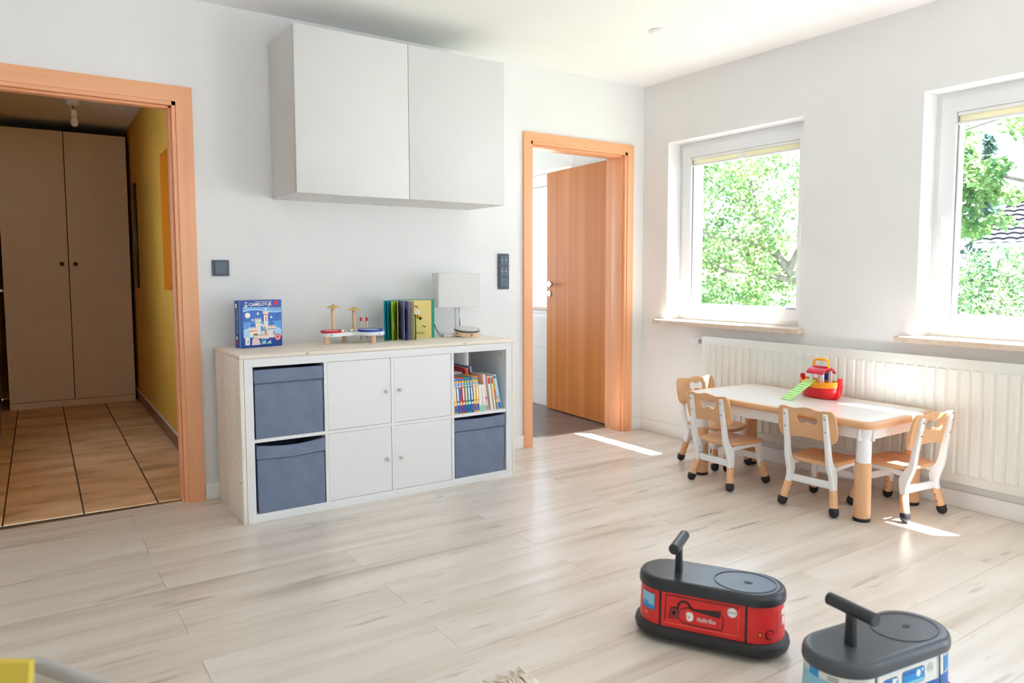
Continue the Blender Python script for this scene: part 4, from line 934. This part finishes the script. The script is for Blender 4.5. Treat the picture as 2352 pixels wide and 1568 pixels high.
for sg in (-1, 1):
    B().sweep([(sg*.098, 0, .003), (sg*.114, 0, .02), (sg*.123, 0, .05), (sg*.126, 0, .085), (sg*.124, 0, .118)], .026, .016).box(min(sg*.118, sg*.138), max(sg*.118, sg*.138), -.012, .012, .066, .074, bev=.003).obj('end_post', RED, ak)
for k, z in enumerate((.02, .036)): 
    pass
for x in (-.036, .036):
    for y in (-.032, .032):
        B().box(x-.009, x+.009, y-.006, y+.006, .05, .15, bev=.002).obj('cabin_post', TPLW, ak)
B().box(-.045, .045, -.038, .038, .056, .062, bev=.002).obj('cabin_floor', ORANGE, ak)
B().box(-.028, .028, .026, .03, .095, .135, bev=.002).obj('cabin_window', SP['navy'], ak)
pr_ = [(-.05+.1*k/12, .168-.026*((-1+2*k/12)**2)) for k in range(13)]
pr_ = pr_+[(a, c-.009) for a, c in pr_[::-1]]
B().prism(pr_, lambda a, c, d: (d, a, c), -.056, .056).obj('roof', mat('crimson_roof', '#d51a3c', .28), ak)
B().box(-.046, .046, -.008, .008, .163, .173, bev=.004).obj('ridge', mat('crimson_roof', '#d51a3c', .28), ak)
B().tube([(-.05, 0, .166), (-.05, 0, .176), (-.047, 0, .192), (-.044, 0, .203), (-.036, 0, .208), (0, 0, .211), (.036, 0, .208), (.044, 0, .203), (.047, 0, .192), (.05, 0, .176), (.05, 0, .166)], [.0065, .006, .006, .007, .0075, .008, .0075, .007, .006, .006, .0065], 12).obj('carry_handle', YELLOW, ak)
rp0, rp1 = Vector((.0, -.045, .098)), Vector((-.012, -.232, .005)); rp1.x = -.03; rp0.x = -.03
d = (rp1-rp0); ex = Vector((1, 0, 0)); nn_ = d.normalized().cross(ex).normalized(); nn_ = nn_ if nn_.z > 0 else -nn_
r = B(); w = .034; th = .005
r.loft([[rp0-ex*w, rp0+ex*w, rp0+ex*w-nn_*th, rp0-ex*w-nn_*th], [rp1-ex*w, rp1+ex*w, rp1+ex*w-nn_*th, rp1-ex*w-nn_*th]])
rm = r.obj('ramp', GREEN, ak)
for k in range(9):
    p = rp0+d*((k+.6)/9.4); u = d.normalized()*.002
    B().loft([[p-ex*w*.8-u, p+ex*w*.8-u, p+ex*w*.8+u, p-ex*w*.8+u], [p-ex*w*.8-u*.4+nn_*.0022, p+ex*w*.8-u*.4+nn_*.0022, p+ex*w*.8+u*.4+nn_*.0022, p-ex*w*.8+u*.4+nn_*.0022]]).obj('rung', mat('green_rung', '#93cf63', .4), rm)
# ------------------------------------------------------------------ ride-on toys
RL, RW = .457, .20
def stad(L, w, z, n=40):
    r = w/2; s = L/2-r; P = []
    for c, a0 in ((s, -PI/2), (-s, PI/2)):
        P += [(c+r*math.cos(a0+PI*k/n), r*math.sin(a0+PI*k/n), z) for k in range(n+1)]
    return P
def rideon(label, loc, rz, bodym, capm, prints):
    t = thing('ride_on_toy', label, 'ride-on toy', loc, rz)
    S = lambda sp_: [stad(RL+e, RW+e, z) for e, z in sp_]
    body = B().loft(S([(-.006, .05), (-.010, .11), (-.016, .172)])).obj('body', bodym, t, sharp=40)
    B().loft(S([(-.06, .014), (-.005, .013), (.018, .019), (.026, .033), (.02, .047), (.0, .056), (-.012, .056)])).obj('bumper', mat('bumper_black', '#1c1e22', .45), t, sharp=60)
    cap = B().loft(S([(-.018, .1665), (-.002, .168), (.0, .174), (-.001, .186), (-.006, .195), (-.016, .2005), (-.03, .2025), (-.05, .2018), (-.12, .2015)])).obj('seat_cap', capm, t, sharp=60)
    B().ring(circ(.105, 0, .094, .078, 48), circ(.105, 0, .0925, .0765, 48), XY, .2019, .2032).obj('seat_ring', mat('cap_line', '#2a2f37', .6), cap)
    B().prism(circ(.115, 0, .013, .009, 20), XY, .2016, .2024).obj('seat_hole', BLACK, cap)
    px = -.102
    hd = B(); hd.loft([[(px+a, c, z) for a, c in rrect(-w_, w_, -d_, d_, .005)] for w_, d_, z in ((.011, .014, .2), (.010, .012, .25), (.010, .012, .292))])
    hd.obj('handle_post', BLKP, t)
    B().tube([(px, -.073, .296), (px, -.070, .296), (px, .070, .296), (px, .073, .296)], [.014, .017, .017, .014], 20).obj('handlebar', mat('handle_grey', '#2c3037', .35), t)
    wl_ = B()
    for x, y in ((-.13, -.06), (-.13, .06), (.13, -.06), (.13, .06)):
        wl_ = B(); wl_.lathe([(.004, -.008), (.012, -.0075), (.0135, 0), (.012, .0075), (.004, .008)], M=Matrix.Translation((x, y, .0135)) @ Matrix.Rotation(PI/2, 4, 'X'), seg=18); wl_.obj('wheel', mat('wheel_grey', '#9b9da0', .4), t)
    prints(t, body)
    return t
def surf(s, z, d):
    """point on the body skin: s runs along the -y side (0 = middle), positive towards +x, round the ends; d = distance out"""
    t = min(1, max(0, (z-.05)/.122)); e = -.006-.010*t; r = (RW+e)/2; fl = (RL+e)/2-r
    if abs(s) <= fl: return Vector((s, -r-d, z))
    sg = 1 if s > 0 else -1; a = (abs(s)-fl)/r
    return Vector((sg*(fl+(r+d)*math.sin(a)), -(r+d)*math.cos(a), z))
def dec(par, poly, m, lay=1, nm='print'):
    d = .0006+.0003*lay
    return B().loft([[surf(s, z, -.001) for s, z in poly], [surf(s, z, d) for s, z in poly]]).obj(nm, m, par)
def decring(par, P, w, m, lay):
    n = len(P); O_, I_ = [], []
    for i in range(n):
        q0, q1 = P[i-1], P[(i+1) % n]; dx, dy = q1[0]-q0[0], q1[1]-q0[1]; l = math.hypot(dx, dy)
        O_.append((P[i][0]-dy/l*w, P[i][1]+dx/l*w)); I_.append((P[i][0]+dy/l*w, P[i][1]-dx/l*w))
    return B().ring(O_, I_, lambda a, c, d: tuple(surf(a, c, d)), -.001, .0006+.0003*lay).obj('print', m, par)
def decr(par, s0, s1, z0, z1, m, lay=1, n=10, nm='print', skew=0):
    d = .0006+.0003*lay; b = B(); nz = 4
    g = [[b.bm.verts.new(surf(s0+(s1-s0)*i/n, z0+(z1-z0)*j/nz+skew*i/n, d)) for j in range(nz+1)] for i in range(n+1)]
    for i in range(n):
        for j in range(nz): b.bm.faces.new((g[i][j], g[i+1][j], g[i+1][j+1], g[i][j+1]))
    return b.obj(nm, m, par)
def curve(pts, w):
    L_, R__ = [], []
    for i, p in enumerate(pts):
        q0, q1 = pts[max(i-1, 0)], pts[min(i+1, len(pts)-1)]; dx, dy = q1[0]-q0[0], q1[1]-q0[1]; l = math.hypot(dx, dy)
        L_.append((p[0]-dy/l*w, p[1]+dx/l*w)); R__.append((p[0]+dy/l*w, p[1]-dx/l*w))
    return L_+R__[::-1]
DK = mat('print_dark', '#33191a', .45); BRG = mat('print_bright_red', '#f2564c', .45); MAR = mat('print_maroon', '#8a3033', .45); LBL = mat('print_light_blue', '#8cc8de', .35); CBL = mat('print_blue', '#1f9ad2', .35); PWH = mat('print_white', '#e9e9e4', .4); DBL = mat('print_deep_blue', '#1d63b4', .4); PGR = mat('print_grey', '#b8bab4', .5); BKS = mat('strip_black', '#1f1b1d', .5)
def red_prints(t, body):
    for s in (-.137, .125): decr(body, s-.0035, s+.0035, .05, .172, BKS, 2, 2, 'seam_strip')
    dec(body, curve([(-.122, .078), (-.1187, .1568), (.104, .1568)], .0014), DK); dec(body, curve([(-.1216, .0690), (.1013, .0690), (.104, .1535)], .0016), BRG)
    ext = [(-.0764, .1159), (-.0593, .1255), (-.0436, .129), (-.0193, .1214), (.0493, .1265), (.0584, .1145), (.0573, .0821), (.0507, .0762), (-.0621, .0762), (-.0701, .084), (-.077, .0859), (-.0793, .0993)]
    ec = (-.01, .1); grow = lambda k: [(ec[0]+(a-ec[0])*(1+k/.07), ec[1]+(c-ec[1])*(1+k/.026)) for a, c in ext]
    decring(body, smooth(ext, 2), .0014, DK, 2)
    dec(body, curve([(-.0816, .1176), (-.081, .1279), (-.075, .1402), (-.0621, .1455), (-.0513, .1431), (-.0427, .1306), (-.0321, .1237), (-.0193, .1237)], .0036), DK, 3)
    dec(body, [(-.0236, .1285), (-.0107, .1288), (.0516, .1363), (.047, .1134), (.0121, .1162), (-.0193, .12)], DK, 3)
    dec(body, curve([(-.1021, .0847), (-.1021, .1071), (-.0979, .1154), (-.0893, .1168), (-.085, .1139), (-.0844, .0879)], .0065), DK, 2)
    dec(body, curve([(-.1021, .0867), (-.1021, .1071), (-.0979, .1134), (-.0893, .1148), (-.085, .1119), (-.0844, .0899)], .0045), MAR, 3)
    # horse-head roundel
    lg_ = [(-.052, .098), (-.047, .092), (-.04, .090), (-.032, .094), (-.029, .103), (-.031, .113), (-.038, .118), (-.043, .116), (-.048, .119), (-.047, .115), (-.053, .115), (-.049, .111), (-.055, .108), (-.048, .106), (-.053, .101), (-.046, .102)]
    dec(body, [(a-.003, (c-.104)*1.05+.101) for a, c in lg_], PWH, 4)
    dec(body, [(-.047, .101), (-.043, .103), (-.045, .097), (-.049, .095)], REDB, 5)
    text('lettering', 'italtrike', .0185, PWH, body, None, shear=.15, bold=.0006, remap=lambda v: surf(.0065+v.x, .0985+v.y, .0022))
    dec(body, circ(.0836, .138, .0145, .0145, 24), PWH, 3); dec(body, curve(circ(.0836, .138, .0122, .0122, 24)+[(.0958, .138)], .0005), PGR, 4); dec(body, [(.0706, .1355), (.0966, .1355), (.0966, .1405), (.0706, .1405)], PGR, 5)
    decr(body, -.212, -.155, .097, .15, DK, 1, 8); decr(body, -.211, -.1565, .0985, .1485, LBL, 2, 8); decr(body, -.211, -.1565, .0985, .112, CBL, 3, 8); decr(body, -.206, -.18, .114, .120, CBL, 3, 6)
    dec(body, circ(-.19, .082, .005, .005, 12), mat('amber_lamp', '#f08a2a', .3), 2)
    dec(body, circ(.166, .084, .0075, .0075, 16), DK, 1); dec(body, circ(.166, .084, .005, .005, 16), mat('amber_lamp', '#f08a2a', .3), 2)
    dec(body, circ(.196, .083, .0155, .016, 20), DK, 1); B().lathe([(.0125, 0), (.011, .005), (.004, .008)], M=Matrix.Translation(surf(.196, .083, .0004)) @ (surf(.196, .083, 1)-surf(.196, .083, 0)).to_track_quat('Z', 'Y').to_matrix().to_4x4(), seg=18).obj('tail_light', mat('lamp_red', '#c41422', .15), body)
    decr(body, .222, .224, .08, .155, DK, 1, 2); decr(body, .25, .268, .10, .125, PWH, 1, 4); decr(body, .246, .27, .13, .148, PWH, 1, 4)
rideon('red ride-on fire engine toy with black seat on the floor', (-2.0417, -2.466, 0), -1.047, REDB, mat('cap_slate', '#23272e', .32), red_prints)
def blue_prints(t, body):
    for s in (-.122, .122): decr(body, s-.003, s+.003, .05, .172, BKS, 2, 2, 'seam_strip')
    for k in ((-.118, .118, .162, .164), ): decr(body, *k, LBL, 1)
    decr(body, .112, .114, .1, .163, LBL, 1, 2); decr(body, -.115, -.113, .1, .163, LBL, 1, 2)
    for s0, s1, z0, z1 in ((-.095, -.04, .116, .148), (-.025, .062, .112, .152)):
        P = rrect(s0, s1, z0, z1, .008); dec(body, P, DK, 1); dec(body, rrect(s0+.0015, s1-.0015, z0+.0015, z1-.0015, .007), CBL, 2)
        dec(body, rrect(s0+.006, s0+(s1-s0)*.6, z1-.012, z1-.005, .003), DBL, 3); dec(body, circ(s0+(s1-s0)*.72, z0+(z1-z0)*.62, .008, .0095, 14), PWH, 3); dec(body, circ(s0+(s1-s0)*.9, z0+(z1-z0)*.78, .003, .004, 10), PWH, 3)
        decr(body, s0+.004, s1-.004, z0+.002, z0+.010, LBL, 3, 4)
    dec(body, circ(.085, .14, .0125, .0125, 22), PGR, 2); dec(body, curve(circ(.085, .14, .0095, .0095, 20)+[(.0945, .14)], .0006), PWH, 3)
    decr(body, -.118, .118, .06, .104, DBL, 1); decr(body, -.02, .03, .086, .098, PWH, 2)
    decr(body, .126, .40, .05, .11, DBL, 1, 24); decr(body, .14, .2, .115, .155, CBL, 2, 8); decr(body, .139, .141, .11, .16, DK, 3, 2)
    # front: wide windscreen, red lamp plate, grille lines
    decr(body, -.42, -.132, .075, .147, LBL, 1, 30); decr(body, -.21, -.136, .128, .148, LBL, 2, 10)
    decr(body, -.196, -.15, .142, .157, mat('print_coral', '#e2564f', .4), 3, 10, 'lamp_plate')
    for s in (-.19, -.175, -.16): dec(body, circ(s, .149, .004, .003, 10), MAR, 4)
    for z in (.151, .157): decr(body, -.245, -.218, z, z+.002, DK, 2, 6)
    decr(body, -.30, -.268, .145, .168, CBL, 3, 6)
rideon('white and blue ride-on van toy with dark seat at the picture edge', (-1.978, -2.979, 0), -.14, mat('van_white', '#e4e4de', .38), mat('cap_slate_grey', '#41464d', .32), blue_prints)
# ------------------------------------------------------------------ bin with a yellow board at the near left, rug fringe
bn = thing('storage_bin', 'pale grey open bin at the near left corner of the picture', 'bin', (-3.98, -2.80, 0), R_(-61))
GF = mat('bin_felt', '#b7b5b4', .85)
bn.location = (-3.929, -2.965, 0); MW[bn] = Matrix.Translation(bn.location) @ Matrix.Rotation(R_(-61), 4, 'Z')
rb = lambda i: rrect(-.33+i, .33-i, -.31+i, .31-i, .03, 6)
B().loft([[(a, c, z) for a, c in rb(i)] for z, i in ((0, .01), (.01, 0), (.487, 0), (.502, -.002), (.515, .004), (.517, .012), (.514, .02), (.49, .024), (.03, .024), (.026, .19))]).obj('shell', GF, bn, sharp=60)
B().loft([[(a, c, z) for a, c in rb(i)] for z, i in ((.5, .0245), (.488, .028), (.03, .028), (.028, .19))], cap0=False).obj('lining', mat('bin_lining', '#eceae8', .8), bn, sharp=60)
yb = thing('yellow_board', 'yellow board standing in the pale grey bin', 'board', (-3.8195, -2.70, .032), R_(-34.6))
B().prism([(-.13, 0), (-.05, 0), (.0, .548), (-.13, .548)], XZ(), -.012, .0).obj('board', mat('yellow_card', '#e3c84a', .6), yb)
B().prism([(-.12, .0), (-.02, .0), (.004, .49), (-.12, .49)], XZ(), .004, .03).obj('backing', mat('amber_card', '#c8952e', .6), yb)
rg_ = thing('rug', 'cream fringed cotton rug at the bottom edge', 'rug', (-3.1, -2.9, 0), R_(-3))
COT = nmat('cotton', [(.3, '#e4d8c6'), (.7, '#efe7da')], nscale=40, rough=.95, bump=.4, bscale=300)
B().prism(rrect(-.3, .42, -.6, .55, .02), XY, .0005, .012).obj('weave', COT, rg_)
rq = random.Random(21)
fr = B()
for k in range(150):
    x = -.3+.72*k/149+rq.uniform(-.004, .004); l = rq.uniform(.06, .095); bend = rq.uniform(-.03, .015)
    pts = [(x, .54, .008), (x+bend*.2, .55+l*.35, rq.uniform(.008, .02)), (x+bend*.6, .55+l*.7, rq.uniform(.004, .014)), (x+bend, .55+l, .0035)]
    fr.tube(pts, [.0035, .004, .0035, .0018], 6)
    for q in range(3): fr.tube([pts[3], (pts[3][0]+rq.uniform(-.008, .008), pts[3][1]+rq.uniform(.004, .012), .002+rq.uniform(0, .004))], [.0016, .0006], 4)
fr.obj('fringe', COT, rg_, kind='stuff')
